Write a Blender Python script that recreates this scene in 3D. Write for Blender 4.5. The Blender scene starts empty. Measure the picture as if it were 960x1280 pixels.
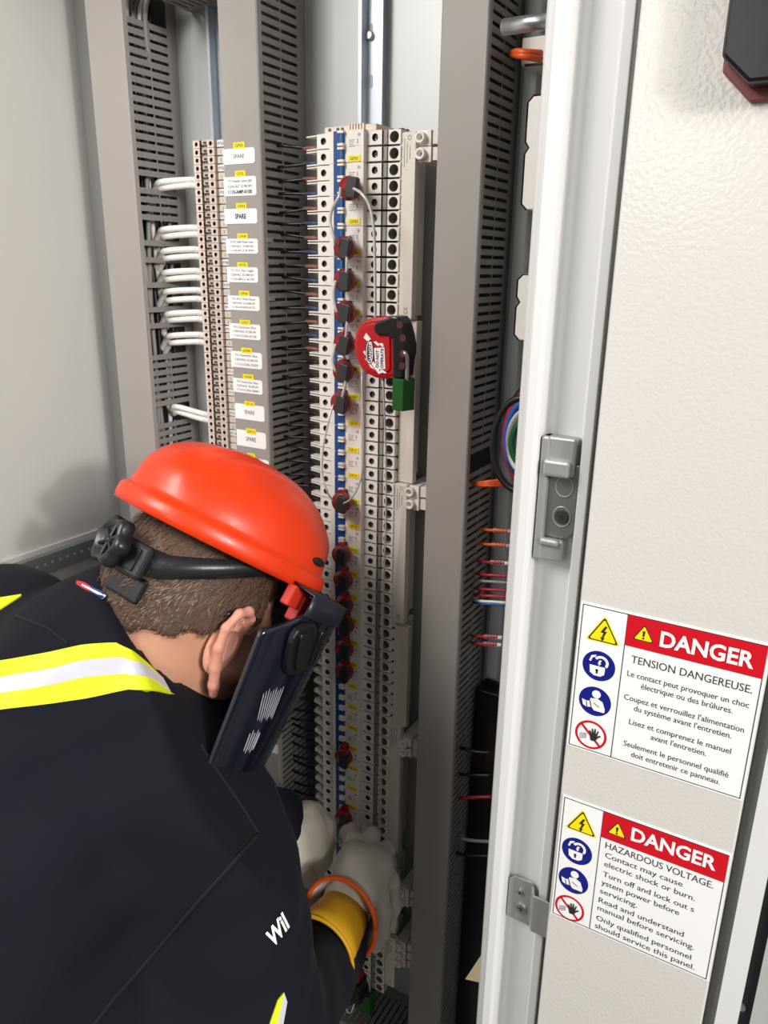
import bpy, bmesh, math, random
import numpy as np
from mathutils import Vector, Matrix
random.seed(7); rng = np.random.default_rng(3)
scene = bpy.context.scene
col = scene.collection
# ------------------------------------------------------------------ camera
CZ = 1.55                      # camera height above the room floor
FPX, CX, CY = 961.0, 480.0, 640.0
_v1 = np.array([596., -298., FPX]); _v3 = np.array([-49., 3000., FPX])   # vanishing points: depth, down
_Y = _v1/np.linalg.norm(_v1); _D = _v3-_Y*(_v3@_Y); _D /= np.linalg.norm(_D)
_X = np.cross(_D, _Y)
if _X[0] < 0: _X = -_X
R = np.array([_X, _Y, -_D])    # rows: world X (right), Y (into cabinet), Z (up) in camera axes
EYE = np.array([0, 0, CZ])
cam = bpy.data.objects.new('camera', bpy.data.cameras.new('camera')); col.objects.link(cam)
cam.data.sensor_fit = 'VERTICAL'; cam.data.sensor_height = 36; cam.data.lens = FPX*36/1280
cam.data.clip_start = 0.02
_m = Matrix.Identity(4)
for i in range(3):
    _m[i][0] = R[i, 0]; _m[i][1] = -R[i, 1]; _m[i][2] = -R[i, 2]
_m[2][3] = CZ
cam.matrix_world = _m
scene.camera = cam
# ------------------------------------------------------------------ light
scene.view_settings.view_transform = 'Standard'
try: scene.view_settings.look = 'None'
except Exception: pass
scene.view_settings.gamma = 1.0; scene.view_settings.use_curve_mapping = False
scene.view_settings.exposure = -0.14
w = bpy.data.worlds.new('room_air'); scene.world = w; w.use_nodes = True
w.node_tree.nodes['Background'].inputs[0].default_value = (1.0, .985, .97, 1)
w.node_tree.nodes['Background'].inputs[1].default_value = 0.33
def area(name, loc, target, sx, sy, power, colr=(1, .975, .945)):
    l = bpy.data.lights.new(name, 'AREA'); l.shape = 'RECTANGLE'; l.size = sx; l.size_y = sy
    l.energy = power; l.color = colr
    o = bpy.data.objects.new(name, l); col.objects.link(o); o.location = loc
    o.rotation_euler = (Vector(target)-Vector(loc)).to_track_quat('-Z', 'Y').to_euler()
    return o
area('area_lamp', (-1.05, -.60, 2.58), (-.6, .6, 1.6), .5, .8, 30)          # ceiling lamps of the switch room; the wide third one is added fill
area('area_lamp', (3.20, -1.20, 2.50), (-.8, .6, 1.3), .2, .2, 58)
area('area_lamp', (2.50, -1.00, 2.58), (-.9, .7, 1.4), 1.1, 1.1, 92)  # added soft fill for the left wall and ducts, no known source
area('area_lamp', (-1.10, -4.0, 2.55), (-.3, .54, 1.4), .6, 1.2, 20)
# ------------------------------------------------------------------ pixel helpers
def ray(px, py): return R@np.array([px-CX, py-CY, FPX])
def at(px, py, Y):                 # point on the plane at depth Y seen at a pixel
    d = ray(px, py); return d*(Y/d[1])+EYE
def atX(px, py, X):
    d = ray(px, py); return d*(X/d[0])+EYE
def pz(px, py, zc):                # point at distance zc along the lens axis
    return ray(px, py)*(zc/FPX)+EYE
def cdir(x, y, z):                 # a direction given in camera axes (right, down, away)
    v = R@np.array([x, y, z], float); return v/np.linalg.norm(v)
# ------------------------------------------------------------------ materials
MATS = {}
def srgb(c):
    c = np.array(c, float)/255.; return tuple(np.where(c <= .04045, c/12.92, ((c+.055)/1.055)**2.4))+(1.0,)
def mat(name, c, rough=.5, metal=0., var=.06, vs=40., bump=0., bs=300., spec=.5, trans=0., coat=0., stretch=None, sheen=0., alpha=1.):
    if name in MATS: return MATS[name]
    m = bpy.data.materials.new(name); m.use_nodes = True; n = m.node_tree.nodes; L = m.node_tree.links
    b = n['Principled BSDF']; b.inputs['Roughness'].default_value = rough; b.inputs['Metallic'].default_value = metal
    b.inputs['Specular IOR Level'].default_value = spec; b.inputs['Coat Weight'].default_value = coat
    b.inputs['Transmission Weight'].default_value = trans; b.inputs['Sheen Weight'].default_value = sheen
    b.inputs['Alpha'].default_value = alpha
    tc = n.new('ShaderNodeTexCoord'); mp = n.new('ShaderNodeMapping'); L.new(tc.outputs['Object'], mp.inputs[0])
    if stretch: mp.inputs['Scale'].default_value = stretch
    nz = n.new('ShaderNodeTexNoise'); nz.inputs['Scale'].default_value = vs; nz.inputs['Detail'].default_value = 4
    L.new(mp.outputs[0], nz.inputs['Vector'])
    mx = n.new('ShaderNodeMix'); mx.data_type = 'RGBA'
    base = np.array(srgb(c)[:3])
    mx.inputs[6].default_value = tuple(np.clip(base*(1-var), 0, 1))+(1,); mx.inputs[7].default_value = tuple(np.clip(base*(1+var), 0, 1))+(1,)
    L.new(nz.outputs['Fac'], mx.inputs[0]); L.new(mx.outputs[2], b.inputs['Base Color'])
    if bump:
        n2 = n.new('ShaderNodeTexNoise'); n2.inputs['Scale'].default_value = bs; n2.inputs['Detail'].default_value = 3
        L.new(mp.outputs[0], n2.inputs['Vector'])
        bp = n.new('ShaderNodeBump'); bp.inputs['Strength'].default_value = bump; bp.inputs['Distance'].default_value = .002
        L.new(n2.outputs['Fac'], bp.inputs['Height']); L.new(bp.outputs[0], b.inputs['Normal'])
    MATS[name] = m; return m
M_wall = mat('grey_powder_coat', (208, 206, 201), .55, var=.03, vs=6, bump=.05, bs=500)
M_post = mat('grey_frame_steel', (150, 150, 147), .5, var=.05, vs=12, bump=.04)
M_plate = mat('zinc_mounting_plate', (196, 198, 197), .42, .25, var=.08, vs=5, bump=.03, bs=60)
M_duct = mat('grey_pvc', (156, 150, 144), .5, var=.03, vs=20, bump=.03, bs=700)
M_ductin = mat('grey_pvc_side', (140, 136, 133), .5, var=.05, vs=60, bump=.04, bs=700)
M_rail = mat('bright_zinc_steel', (206, 214, 222), .35, .5, var=.08, vs=8, stretch=(8, 8, .6))
M_steel = mat('steel', (185, 186, 188), .3, .9, var=.08, vs=60)
M_dark = mat('dark_metal', (88, 86, 84), .4, .7, var=.2, vs=300)
M_white = mat('white_thermoplastic', (236, 231, 222), .45, var=.03, vs=60, bump=.03, bs=900)
M_cream = mat('beige_thermoplastic', (226, 218, 205), .5, var=.03, vs=60, bump=.03, bs=900)
M_blue = mat('blue_plastic', (22, 72, 132), .4, var=.08, vs=80)
M_blue2 = mat('blue_handle', (48, 104, 166), .3, var=.08, vs=80)
M_tan = mat('tan_polyamide', (230, 212, 198), .55, var=.08, vs=200, bump=.05)
M_yellow = mat('yellow_tag', (252, 228, 10), .45, var=.03)
M_label = mat('white_label', (246, 246, 244), .35, var=.01)
M_ink = mat('black_ink', (38, 38, 40), .6, var=.1)
M_greyink = mat('grey_ink', (120, 118, 116), .6, var=.1)
M_wwire = mat('white_insulation', (236, 232, 224), .4, var=.06, vs=90)
M_bwire = mat('black_insulation', (26, 25, 26), .4, var=.2, vs=90)
M_brown = mat('brown_ferrule', (146, 92, 80), .45, var=.15, vs=120)
M_bferr = mat('blue_ferrule', (58, 76, 112), .45, var=.15, vs=120)
M_orange = mat('orange_insulation', (224, 92, 36), .45, var=.1, vs=90)
M_rwire = mat('red_insulation', (176, 34, 44), .45, var=.1, vs=90)
M_bluew = mat('blue_insulation', (36, 92, 170), .4, var=.1, vs=90)
M_green = mat('green_insulation', (20, 90, 60), .4, var=.1, vs=90)
M_gwire = mat('grey_insulation', (150, 147, 143), .4, var=.1, vs=90)
M_pink = mat('pink_sleeve', (222, 178, 172), .5, var=.1, vs=300)
M_lred = mat('dark_red_nylon', (140, 22, 30), .35, var=.1, vs=150, bump=.04)
M_lblk = mat('black_nylon', (46, 45, 46), .45, var=.1, vs=150, bump=.05)
M_dred = mat('red_lockout_plastic', (186, 14, 26), .35, var=.06, vs=80, bump=.04)
M_black = mat('black_plastic', (22, 21, 23), .3, var=.15, vs=80)
M_pgreen = mat('green_anodised', (22, 92, 34), .32, .35, var=.15, vs=60)
M_cable = mat('clear_sheathed_cable', (205, 205, 202), .3, .2, var=.12, vs=900)
M_frame = mat('white_frame_paint', (224, 224, 222), .4, var=.02, vs=8, bump=.04, bs=500)
M_groove = mat('grey_seal', (112, 112, 108), .6, var=.06)
M_rubber = mat('black_rubber', (24, 24, 25), .7, var=.3, vs=200, bump=.2, bs=400)
M_zinc = mat('cast_zinc', (176, 176, 172), .42, .55, var=.08, vs=60, bump=.05)
M_maroon = mat('maroon_tone', (132, 70, 66), .5, var=.08)
M_red = mat('sign_red', (206, 16, 34), .35, var=.02)
M_sblue = mat('sign_blue', (20, 28, 128), .35, var=.03)
M_beige = mat('manila_card', (214, 200, 160), .7, var=.05)
def orange_peel(name, c):
    m = mat(name, c, .3, 0, var=.02, vs=5, coat=.25)
    n = m.node_tree.nodes; L = m.node_tree.links
    tc = n.new('ShaderNodeTexCoord'); a = n.new('ShaderNodeTexNoise'); a.inputs['Scale'].default_value = 330; a.inputs['Detail'].default_value = 1.5
    L.new(tc.outputs['Object'], a.inputs['Vector']); bp = n.new('ShaderNodeBump'); bp.inputs['Strength'].default_value = .14; bp.inputs['Distance'].default_value = .0016
    L.new(a.outputs['Fac'], bp.inputs['Height']); b = n['Principled BSDF']; L.new(bp.outputs[0], b.inputs['Normal']); L.new(bp.outputs[0], b.inputs['Coat Normal'])
    return m
M_door = orange_peel('textured_white_paint', (214, 210, 204))
# ------------------------------------------------------------------ mesh builder
class MB:
    def __init__(s): s.v = []; s.f = []; s.m = []
    def add(s, vs, fs, m=0):
        b = len(s.v); s.v += [tuple(map(float, p)) for p in vs]; s.f += [tuple(i+b for i in f) for f in fs]; s.m += [m]*len(fs); return s
    def box(s, x0, x1, y0, y1, z0, z1, m=0):
        return s.add([(x0, y0, z0), (x1, y0, z0), (x1, y1, z0), (x0, y1, z0), (x0, y0, z1), (x1, y0, z1), (x1, y1, z1), (x0, y1, z1)],
                     [(0, 3, 2, 1), (4, 5, 6, 7), (0, 1, 5, 4), (1, 2, 6, 5), (2, 3, 7, 6), (3, 0, 4, 7)], m)
    def prism(s, poly, a, b, axis='y', m=0):     # poly in the two other axes, extruded from a to b
        n = len(poly)
        if axis == 'y': A = [(p[0], a, p[1]) for p in poly]; B = [(p[0], b, p[1]) for p in poly]
        elif axis == 'z': A = [(p[0], p[1], a) for p in poly]; B = [(p[0], p[1], b) for p in poly]
        else: A = [(a, p[0], p[1]) for p in poly]; B = [(b, p[0], p[1]) for p in poly]
        return s.add(A+B, [tuple(range(n)), tuple(range(2*n-1, n-1, -1))]+[(i, (i+1) % n+n*0, (i+1) % n+n, i+n) for i in range(n)], m)
    def frustum(s, p0, p1, r0, r1, n=12, m=0, caps=True, sq=1.0, side=None):
        p0 = np.array(p0, float); p1 = np.array(p1, float); d = p1-p0; d /= np.linalg.norm(d)
        u = np.array(side, float) if side is not None else np.cross(d, [0, 0, 1.] if abs(d[2]) < .9 else [1., 0, 0]); u = u-d*(u@d); u /= np.linalg.norm(u); v = np.cross(d, u)
        P = []
        for p, r in ((p0, r0), (p1, r1)):
            for i in range(n):
                t = 2*math.pi*i/n; P.append(p+r*(math.cos(t)*u+sq*math.sin(t)*v))
        F = [(i, (i+1) % n, (i+1) % n+n, i+n) for i in range(n)]
        if caps: F += [tuple(range(n-1, -1, -1)), tuple(range(n, 2*n))]
        return s.add(P, F, m)
    def tube(s, pts, r, n=8, m=0, close=True):
        pts = [np.array(p, float) for p in pts]; P = []; up = None
        for i, p in enumerate(pts):
            d = pts[min(i+1, len(pts)-1)]-pts[max(i-1, 0)]; d /= np.linalg.norm(d)+1e-12
            if up is None: up = np.cross(d, [0.3, .2, .9] if abs(d[2]) < .9 else [1., .1, 0])
            up = up-d*(up@d); up /= np.linalg.norm(up); v = np.cross(d, up)
            rr = r[i] if hasattr(r, '__len__') else r
            for k in range(n):
                t = 2*math.pi*k/n; P.append(p+rr*(math.cos(t)*up+math.sin(t)*v))
        F = [(i*n+k, i*n+(k+1) % n, (i+1)*n+(k+1) % n, (i+1)*n+k) for i in range(len(pts)-1) for k in range(n)]
        if close: F += [tuple(range(n-1, -1, -1)), tuple(range((len(pts)-1)*n, len(pts)*n))]
        return s.add(P, F, m)
    def hole_plate(s, x0, x1, z0, z1, cx, cz, r, y, depth, n=16, m=0, mi=None):   # plate facing -Y with a round blind hole
        P = []; C = [(x0, z0), (x1, z0), (x1, z1), (x0, z1)]
        ring = [(cx+r*math.cos(2*math.pi*i/n), cz+r*math.sin(2*math.pi*i/n)) for i in range(n)]
        out = []
        for i in range(n):
            c, q = math.cos(2*math.pi*i/n), math.sin(2*math.pi*i/n); t = 1e9
            if abs(c) > 1e-9: t = min(t, ((x1-cx) if c > 0 else (x0-cx))/c)
            if abs(q) > 1e-9: t = min(t, ((z1-cz) if q > 0 else (z0-cz))/q)
            out.append((cx+t*c, cz+t*q))
        P = [(p[0], y, p[1]) for p in ring]+[(p[0], y, p[1]) for p in out]+[(p[0], y+depth, p[1]) for p in ring]
        F = [(i, (i+1) % n, (i+1) % n+n, i+n) for i in range(n)]
        s.add(P, F, m); b = len(s.v)
        # corners
        for (X, Z) in C:
            ds = sorted(range(n), key=lambda i: (out[i][0]-X)**2+(out[i][1]-Z)**2)[:2]
            s.add([(X, y, Z), (out[ds[0]][0], y, out[ds[0]][1]), (out[ds[1]][0], y, out[ds[1]][1])], [(0, 1, 2)], m)
        s.add(P, [(i, i+2*n, (i+1) % n+2*n, (i+1) % n) for i in range(n)]+[tuple(range(2*n, 3*n))], m if mi is None else mi)
        return s
    def mesh(s, name, mats, smooth=False, org=(0, 0, 0)):
        me = bpy.data.meshes.new(name); o = np.array(org, float)
        me.from_pydata([tuple(np.array(p)-o) for p in s.v], [], s.f)
        for q in (mats if isinstance(mats, (list, tuple)) else [mats]): me.materials.append(q)
        me.polygons.foreach_set('material_index', s.m)
        bm = bmesh.new(); bm.from_mesh(me); bmesh.ops.recalc_face_normals(bm, faces=bm.faces); bm.to_mesh(me); bm.free()
        if smooth: me.polygons.foreach_set('use_smooth', [True]*len(me.polygons))
        me.update(); return me
    def build(s, name, mats, parent=None, smooth=False, bevel=0, org=None):
        if org is None: org = parent_org(parent)
        o = new(name, s.mesh(name, mats, smooth, org), parent)
        if parent is None and np.any(np.array(org)): o.location = org
        if bevel: bev(o, bevel)
        return o
def parent_org(p):
    o = np.zeros(3)
    while p is not None: o += np.array(p.location); p = p.parent
    return o
def bev(o, wd, seg=2):
    b = o.modifiers.new('bevel', 'BEVEL'); b.width = wd; b.segments = seg; b.limit_method = 'ANGLE'; b.angle_limit = .6; return o
def new(name, data, parent=None, loc=None):
    o = bpy.data.objects.new(name, data); col.objects.link(o)
    if parent is not None: o.parent = parent
    if loc is not None: o.location = loc
    return o
def tag(o, label, cat, group=None):
    o['label'] = label; o['category'] = cat
    if group: o['group'] = group
    return o
def thing(name, label, cat, loc=(0, 0, 0), group=None):
    return tag(new(name, None, None, tuple(map(float, loc))), label, cat, group)
def struct(o): o['kind'] = 'structure'; return o
def copy(o, parent=None, loc=None):
    c = o.copy(); col.objects.link(c); c.parent = parent
    if loc is not None: c.location = loc
    return c
ORD = ['topmost', 'second', 'third', 'fourth', 'fifth', 'sixth', 'seventh', 'eighth', 'ninth', 'tenth', 'eleventh', 'twelfth', 'thirteenth', 'fourteenth', 'fifteenth', 'sixteenth', 'seventeenth', 'eighteenth', 'nineteenth', 'twentieth']
TENS = {20: 'twenty', 30: 'thirty', 40: 'forty', 50: 'fifty', 60: 'sixty', 70: 'seventy'}
TENTH = {20: 'twentieth', 30: 'thirtieth', 40: 'fortieth', 50: 'fiftieth', 60: 'sixtieth', 70: 'seventieth'}
def ordn(k):       # 0 -> topmost
    if k < 20: return ORD[k]
    n = k+1; t = n//10*10
    return TENTH[t] if n == t else TENS[t]+'-'+(['first']+ORD[1:9])[n-t-1]
# text as filled geometry; verts in local (x right, y up)
_tc = {}
def text_geo(txt, bold=0.0):
    key = (txt, bold)
    if key in _tc: return _tc[key]
    c = bpy.data.curves.new('t', 'FONT'); c.body = txt; c.resolution_u = 3; c.offset = bold; c.fill_mode = 'FRONT'
    o = bpy.data.objects.new('t', c); me = bpy.data.meshes.new_from_object(o)
    V = np.array([v.co[:] for v in me.vertices]).reshape(-1, 3); F = [tuple(p.vertices) for p in me.polygons]
    bpy.data.objects.remove(o); bpy.data.curves.remove(c); bpy.data.meshes.remove(me)
    _tc[key] = (V, F); return V, F
def text_plane(mb, txt, O, U, V, w=None, h=None, align='c', m=0, bold=0.0):
    """write text from origin O along U (unit) with up V (unit); w fits the width, h is the capital height"""
    P, F = text_geo(txt, bold)
    if not len(P): return
    x0, x1 = P[:, 0].min(), P[:, 0].max(); cap = .7
    sy = h/cap if h else w/(x1-x0); sx = w/(x1-x0) if w else sy
    ox = {'l': x0, 'c': (x0+x1)/2, 'r': x1}[align]
    O = np.array(O, float); U = np.array(U, float); V = np.array(V, float)
    mb.add([O+U*(p[0]-ox)*sx+V*p[1]*sy for p in P], F, m)
UX, UZ = np.array([1., 0, 0]), np.array([0, 0, 1.])
def spline(pts, n=6):
    pts = [np.array(p, float) for p in pts]; out = []
    P = [2*pts[0]-pts[1]]+pts+[2*pts[-1]-pts[-2]]
    for i in range(1, len(P)-2):
        for k in range(n):
            t = k/n; a, b, c, d = P[i-1], P[i], P[i+1], P[i+2]
            out.append(.5*((2*b)+(-a+c)*t+(2*a-5*b+4*c-d)*t*t+(-a+3*b-3*c+d)*t**3))
    out.append(pts[-1]); return out
# ================================================================== the setting
YP = .92                                   # mounting plate
XW = -1.06                                 # left side wall of the cabinet
ZR, ZB = CZ+.56, .10                       # cabinet roof and bottom
struct(MB().box(-6, 6, -6, 6, -.05, 0).build('floor', mat('concrete_floor', (98, 96, 93), .6, var=.12, vs=3, bump=.1, bs=40)))
wl = struct(MB().box(XW-.02, XW, .46, .97, ZB, ZR).build('wall_left', M_wall))
wb = struct(MB().box(XW-.02, .8, .97, .985, ZB, ZR).build('wall_back', M_post))
mp = MB().box(-1.0, .7, YP, YP+.004, ZB+.04, ZR-.03).build('mounting_plate', M_plate, wb)
struct(MB().box(XW-.02, .8, .46, .985, ZR, ZR+.02).build('ceiling', M_wall))
struct(MB().box(XW-.02, .8, .50, .985, ZB-.02, ZB).build('trim_4', M_post))
# plinth under the cabinet
struct(MB().box(XW, .78, .53, .95, 0, ZB-.02).build('baseboard_front', M_rubber))
# rear corner post and its folded lip
p = MB(); p.prism([(XW, .884), (-1.018, .884), (-1.018, .90), (-1.03, .905), (-1.03, .97), (XW, .97)], ZB, ZR, 'z')
struct(p.build('trim_1', M_post))
# perforated depth rail on the left wall
zr0 = atX(0, 739, XW+.018)[2]; zr1 = atX(0, 714, XW+.018)[2]
rl = MB().box(XW, XW+.018, .50, .884, zr0, zr1)
railw = struct(rl.build('trim_2', mat('grey_rail', (118, 120, 120), .45, var=.06, bump=.05)))
MB().box(XW, XW+.006, .50, .884, zr1, zr1+.008).build('rail_lip', M_wall, railw)
hm = MB(); hm.frustum((0, 0, 0), (.0006, 0, 0), .0022, .0022, 10); hme = hm.mesh('rail_hole', mat('hole_rim', (168, 168, 166), .5))
for i in range(24):
    new('rail_hole', hme, railw, (XW+.018, .555+i*.0142, (zr0+zr1)/2+.001))
# right: front frame post beside the opening
ZT, ZL = ZR-.0, ZB
fp = MB(); fp.prism([(-.2075, .62), (-.2075, .556), (-.2045, .551), (-.2005, .5505), (-.1985, .547), (-.1905, .547), (-.1885, .551), (-.1885, .568),
                     (-.1600, .568), (-.1575, .560), (-.1500, .560), (-.1500, .566), (-.1400, .566), (-.1400, .585), (-.1900, .585), (-.1900, .62)], ZL, ZT, 'z')
post = struct(bev(fp.build('trim_3', M_frame), .0008))
# closed narrow door leaf with signs, then the next strip and its seal
d1 = MB(); d1.prism([(-.1430, .5445), (-.1415, .5400), (-.0100, .5400), (-.0087, .5415), (-.0087, .562), (-.1430, .562)], ZL, ZT, 'z')
door1 = struct(bev(d1.build('door_1', M_door), .0006))
MB().box(-.1470, -.1432, .5525, .5595, ZL, ZT).build('door_seal', M_dark, door1)
struct(MB().box(-.0085, .0, .5480, .56, ZL, ZT).build('trim_5', M_groove))
struct(MB().box(.0, .0158, .5400, .56, ZL, ZT).build('trim_6', M_frame))
g = struct(MB().box(.0160, .0240, .5500, .56, ZL, ZT).build('trim_7', M_rubber))
MB().frustum(at(927, 1258, .5500), at(927, 1258, .5500)+np.array([0, -.002, 0]), .0035, .003, 14).build('seal_screw', M_steel, g)
struct(MB().box(.0242, .78, .5460, .56, ZL, ZT).build('door_2', mat('grey_door', (178, 178, 176), .45, var=.03)))
# the opened left door leaf, out of view, added to darken the lower cabinet
dm = MB(); dm.box(0, .80, -.018, 0, ZL, ZT); od = dm.build('door_3', M_wall); od.location = (XW-.025, .455, 0); od.rotation_euler = (0, 0, math.radians(-104)); struct(od)
# room behind the photographer: far wall only lends its bounce
struct(MB().box(-6, 6, -6.1, -6, 0, 3.1).build('wall_room', mat('painted_block', (196, 192, 186), .7, var=.05, vs=2)))

# ------------------------------------------------------------------ wiring ducts
def finger_mesh(name, pitch, L=.0740, gap=.0040, axis='v'):
    h = pitch-gap; c = .0016; y0 = 0; y1 = L
    poly = [(y0+c, -h/2), (y1, -h/2), (y1, h/2), (y0+c, h/2), (y0, h/2-c), (y0, -h/2+c)]
    mb = MB()
    if axis == 'v':
        mb.prism(poly, -.0016, 0, 'x'); mb.box(-.0015, -.0003, L*.53, L*.56, -h/2-gap*.55, -h/2+.0002)
        mb.box(-.0015, -.0003, L*.53, L*.56, h/2-.0002, h/2+gap*.55)
    else:                                          # fingers of a horizontal duct, lying along X
        mb.add([(q[1], q[0], z) for z in (-.0016, 0) for q in poly], [tuple(range(6)), tuple(range(11, 5, -1))]+[(i, (i+1) % 6, (i+1) % 6+6, i+6) for i in range(6)])
        mb.box(-h/2-gap*.55, -h/2+.0002, L*.53, L*.56, -.0015, -.0003); mb.box(h/2-.0002, h/2+gap*.55, L*.53, L*.56, -.0015, -.0003)
    return mb.mesh(name, M_ductin)
YD0, YD1 = .82, YP
def vduct(label, x0, x1, z0, z1, pitch, skip=()):
    t = thing('wiring_duct', label, 'cable duct', ((x0+x1)/2, YD1, z0))
    b = MB(); b.box(x0, x1, YD1-.003, YD1, z0, z1); b.box(x1-.0016, x1, YD0+.0820, YD1-.003, z0, z1); b.box(x0, x0+.0016, YD0+.0820, YD1-.003, z0, z1)
    b.build('base', M_ductin, t)
    c = MB(); c.prism([(x0-.002, YD0+.009), (x0-.002, YD0+.0015), (x0-.0005, YD0), (x1+.0005, YD0), (x1+.002, YD0+.0015), (x1+.002, YD0+.009), (x1+.0004, YD0+.009), (x1+.0004, YD0+.002), (x0-.0004, YD0+.002), (x0-.0004, YD0+.009)], z0, z1, 'z')
    cover = c.build('cover', M_duct, t)
    fm = finger_mesh('finger', pitch); n = int((z1-z0)/pitch)
    o = parent_org(t); lw = MB()
    for i in range(n):
        z = z1-(i+.5)*pitch
        if any(a <= z-CZ <= b2 for a, b2 in skip): continue
        new('finger', fm, t, (x1-o[0], YD0+.008-o[1], z-o[2]))
    MB().box(x0, x0+.0016, YD0+.0022, YD0+.0820, z0, z1).build('solid_side', M_ductin, t)  # unseen side, closed without slots to keep light out of the duct
    return t, cover
ZD1 = CZ+.50
XL0, XL1 = -.960, -.894; XC0, XC1 = -.7255, -.6685; XR0, XR1 = -.4190, -.3685
dl, cov_l = vduct('grey slotted cable duct nearest the left side wall with missing fingers', XL0, XL1, ZB+.05, ZD1, .0117,
                  skip=[(.308, .6), (.106, .119), (.037, .054), (.0045, .018), (-.025, -.005), (-.058, -.036), (-.089, -.069), (-.126, -.101), (-.234, -.219)])
dc, cov_c = vduct('grey slotted cable duct carrying the white and yellow circuit labels', XC0, XC1, ZB+.05, ZD1, .0107)
dr, cov_r = vduct('wide grey slotted cable duct between the breakers and the white door frame', XR0, XR1, ZB+.05, ZD1, .0104, skip=[(-.234, -.215)])
def hduct(label, x0, x1, zt, zb, pitch, top=True):
    t = thing('wiring_duct', label, 'cable duct', ((x0+x1)/2, YD1, zb))
    b = MB(); b.box(x0, x1, YD1-.003, YD1, zb, zt)
    for z in (zt, zb+.0016): b.box(x0, x1, YD0+.0820, YD1-.003, z-.0016, z)
    b.build('base', M_ductin, t)
    MB().box(x0, x1, YD0, YD0+.002, zb-.001, zt+.001).box(x0, x1, YD0+.002, YD0+.009, zt-.0002, zt+.001).box(x0, x1, YD0+.002, YD0+.009, zb-.001, zb+.0002).build('cover', M_duct, t)
    fm = finger_mesh('finger', pitch, axis='h'); o = parent_org(t); lw = MB()
    for i in range(int((x1-x0)/pitch)):
        x = x0+(i+.5)*pitch
        new('finger', fm, t, (x-o[0], YD0+.008-o[1], (zt if top else zb+.0016)-o[2]))
        lw.box(x-(pitch-.0040)/2, x+(pitch-.0040)/2, YD0+.008, YD0+.0820, (zb if top else zt-.0016), (zb+.0016 if top else zt))
    s = lw.build('hidden_side', M_ductin, t); s['kind'] = 'stuff'
    return t
hduct('grey horizontal slotted duct along the bottom below the breaker column', XC1+.003, XR0-.003, CZ-1.228, CZ-1.30, .0105)
hduct('grey horizontal duct overhead at the top left of the panel', -.862, XC0-.003, CZ+.425, CZ+.331, .0117, top=False)

# ------------------------------------------------------------------ DIN rails
def din_rail(xc, z0, z1, label):
    t = thing('din_rail', label, 'rail', (xc, YP, z0))
    q = [(xc-.0175, YP-.0150), (xc-.0125, YP-.0150), (xc-.0125, YP-.0012), (xc+.0125, YP-.0012), (xc+.0125, YP-.0150), (xc+.0175, YP-.0150), (xc+.0175, YP-.0138), (xc+.0137, YP-.0138), (xc+.0137, YP), (xc-.0137, YP), (xc-.0137, YP-.0138), (xc-.0175, YP-.0138)]
    MB().prism(q, z0, z1, 'z').build('rail_profile', M_rail, t); return t
rc = din_rail(-.5602, ZB+.15, ZD1, 'bright zinc rail rising above the centre breaker column')
rL = din_rail(-.8065, ZB+.15, ZD1-.1, 'bright zinc rail behind the tan terminal blocks')
def slot(t, px, py, h):
    c = at(px, py, YP-.0013)-parent_org(t)
    pl = [(c[0]+.0027*math.cos(a), c[2]+(h if math.sin(a) > 0 else -h)+.0027*math.sin(a)) for a in np.linspace(0, 2*math.pi, 17)[:-1]]
    MB().prism(pl, c[1]-.0004, c[1], 'y').build('slot', mat('rail_slot', (150, 160, 168), .5, .6), t, org=(0, 0, 0))
slot(rc, 463.5, 102, .005); slot(rc, 464, 38, .005)
sc = at(463.5, 45, YP-.0013); mb = MB(); mb.frustum(sc, sc+np.array([0, -.005, 0]), .0055, .0045, 16); mb.build('fixing_screw', M_steel, rc, bevel=.0006)
b2 = MB(); 
for k in range(7): b2.box(at(459.5, 25, .9186)[0]-.0008+.0012*(k % 2), at(459.5, 25, .9186)[0]+.0006+.0012*(k % 2), YP-.0018, YP-.0013, CZ+.292-k*.005, CZ+.2955-k*.005)
b2.build('stamped_mark', M_steel, rc)

# ------------------------------------------------------------------ circuit labels on the centre duct cover
LB = [('GF01', 279, 319, 185.4, 205, 292, 306, 178, 186, ['SPARE']), ('GF02', 280, 321, 220.8, 244.8, 294, 307, 213.5, 220.5, ['TO Header Level 2ph', '120VAC 0.9KW', '*1110-AMP-0100']),
      ('GF03', 280.6, 322, 261, 279.6, 295.5, 308.5, 254, 261, ['*SPARE']), ('GF04', 282.7, 323, 298.5, 317, 297, 310, 292, 298.5, ['TO 8" LINE Water Heat', '120VAC 0.9KW', '1110-RCCP-P41']),
      ('GF05', 284, 323, 334, 353, 297, 310, 328, 334, ['TO PLC Fan / Light', '120VAC 0.24KW', '1110-BPLC-0172']), ('GF06', 285, 325, 370, 388, 299, 312, 363.5, 370, ['TO PLC Wiit Panel', '120VAC 0.24KW', '1110-WIWP-0172']),
      ('GF07', 287, 326, 405, 424, 300, 313, 400, 406, ['TO Generator Box', '120VAC 0.5KW', '1110-LCBA-0128']), ('GF08', 289, 328, 440, 460, 302, 315, 435, 441.5, ['TO Generator Box', '120VAC 0.5KW', '1112-LCBA-0209']),
      ('GF09', 291.7, 328.5, 474, 491.5, 304, 317, 468, 474, ['TO Generator Box', '120VAC 0.5KW', '1110-LCBA-0084']), ('GF10', 294, 331, 506, 525, 306, 318.5, 502, 507.5, ['SPARE']), ('GF11', 296, 333, 539, 559, 308, 320.5, 536, 542.5, ['SPARE'])]
for k in range(12, 25): LB.append(('GF%02d' % k, None, CZ+0, 0, 0, 0, 0, 0, 0, ['SPARE']))
zprev = None
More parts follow.
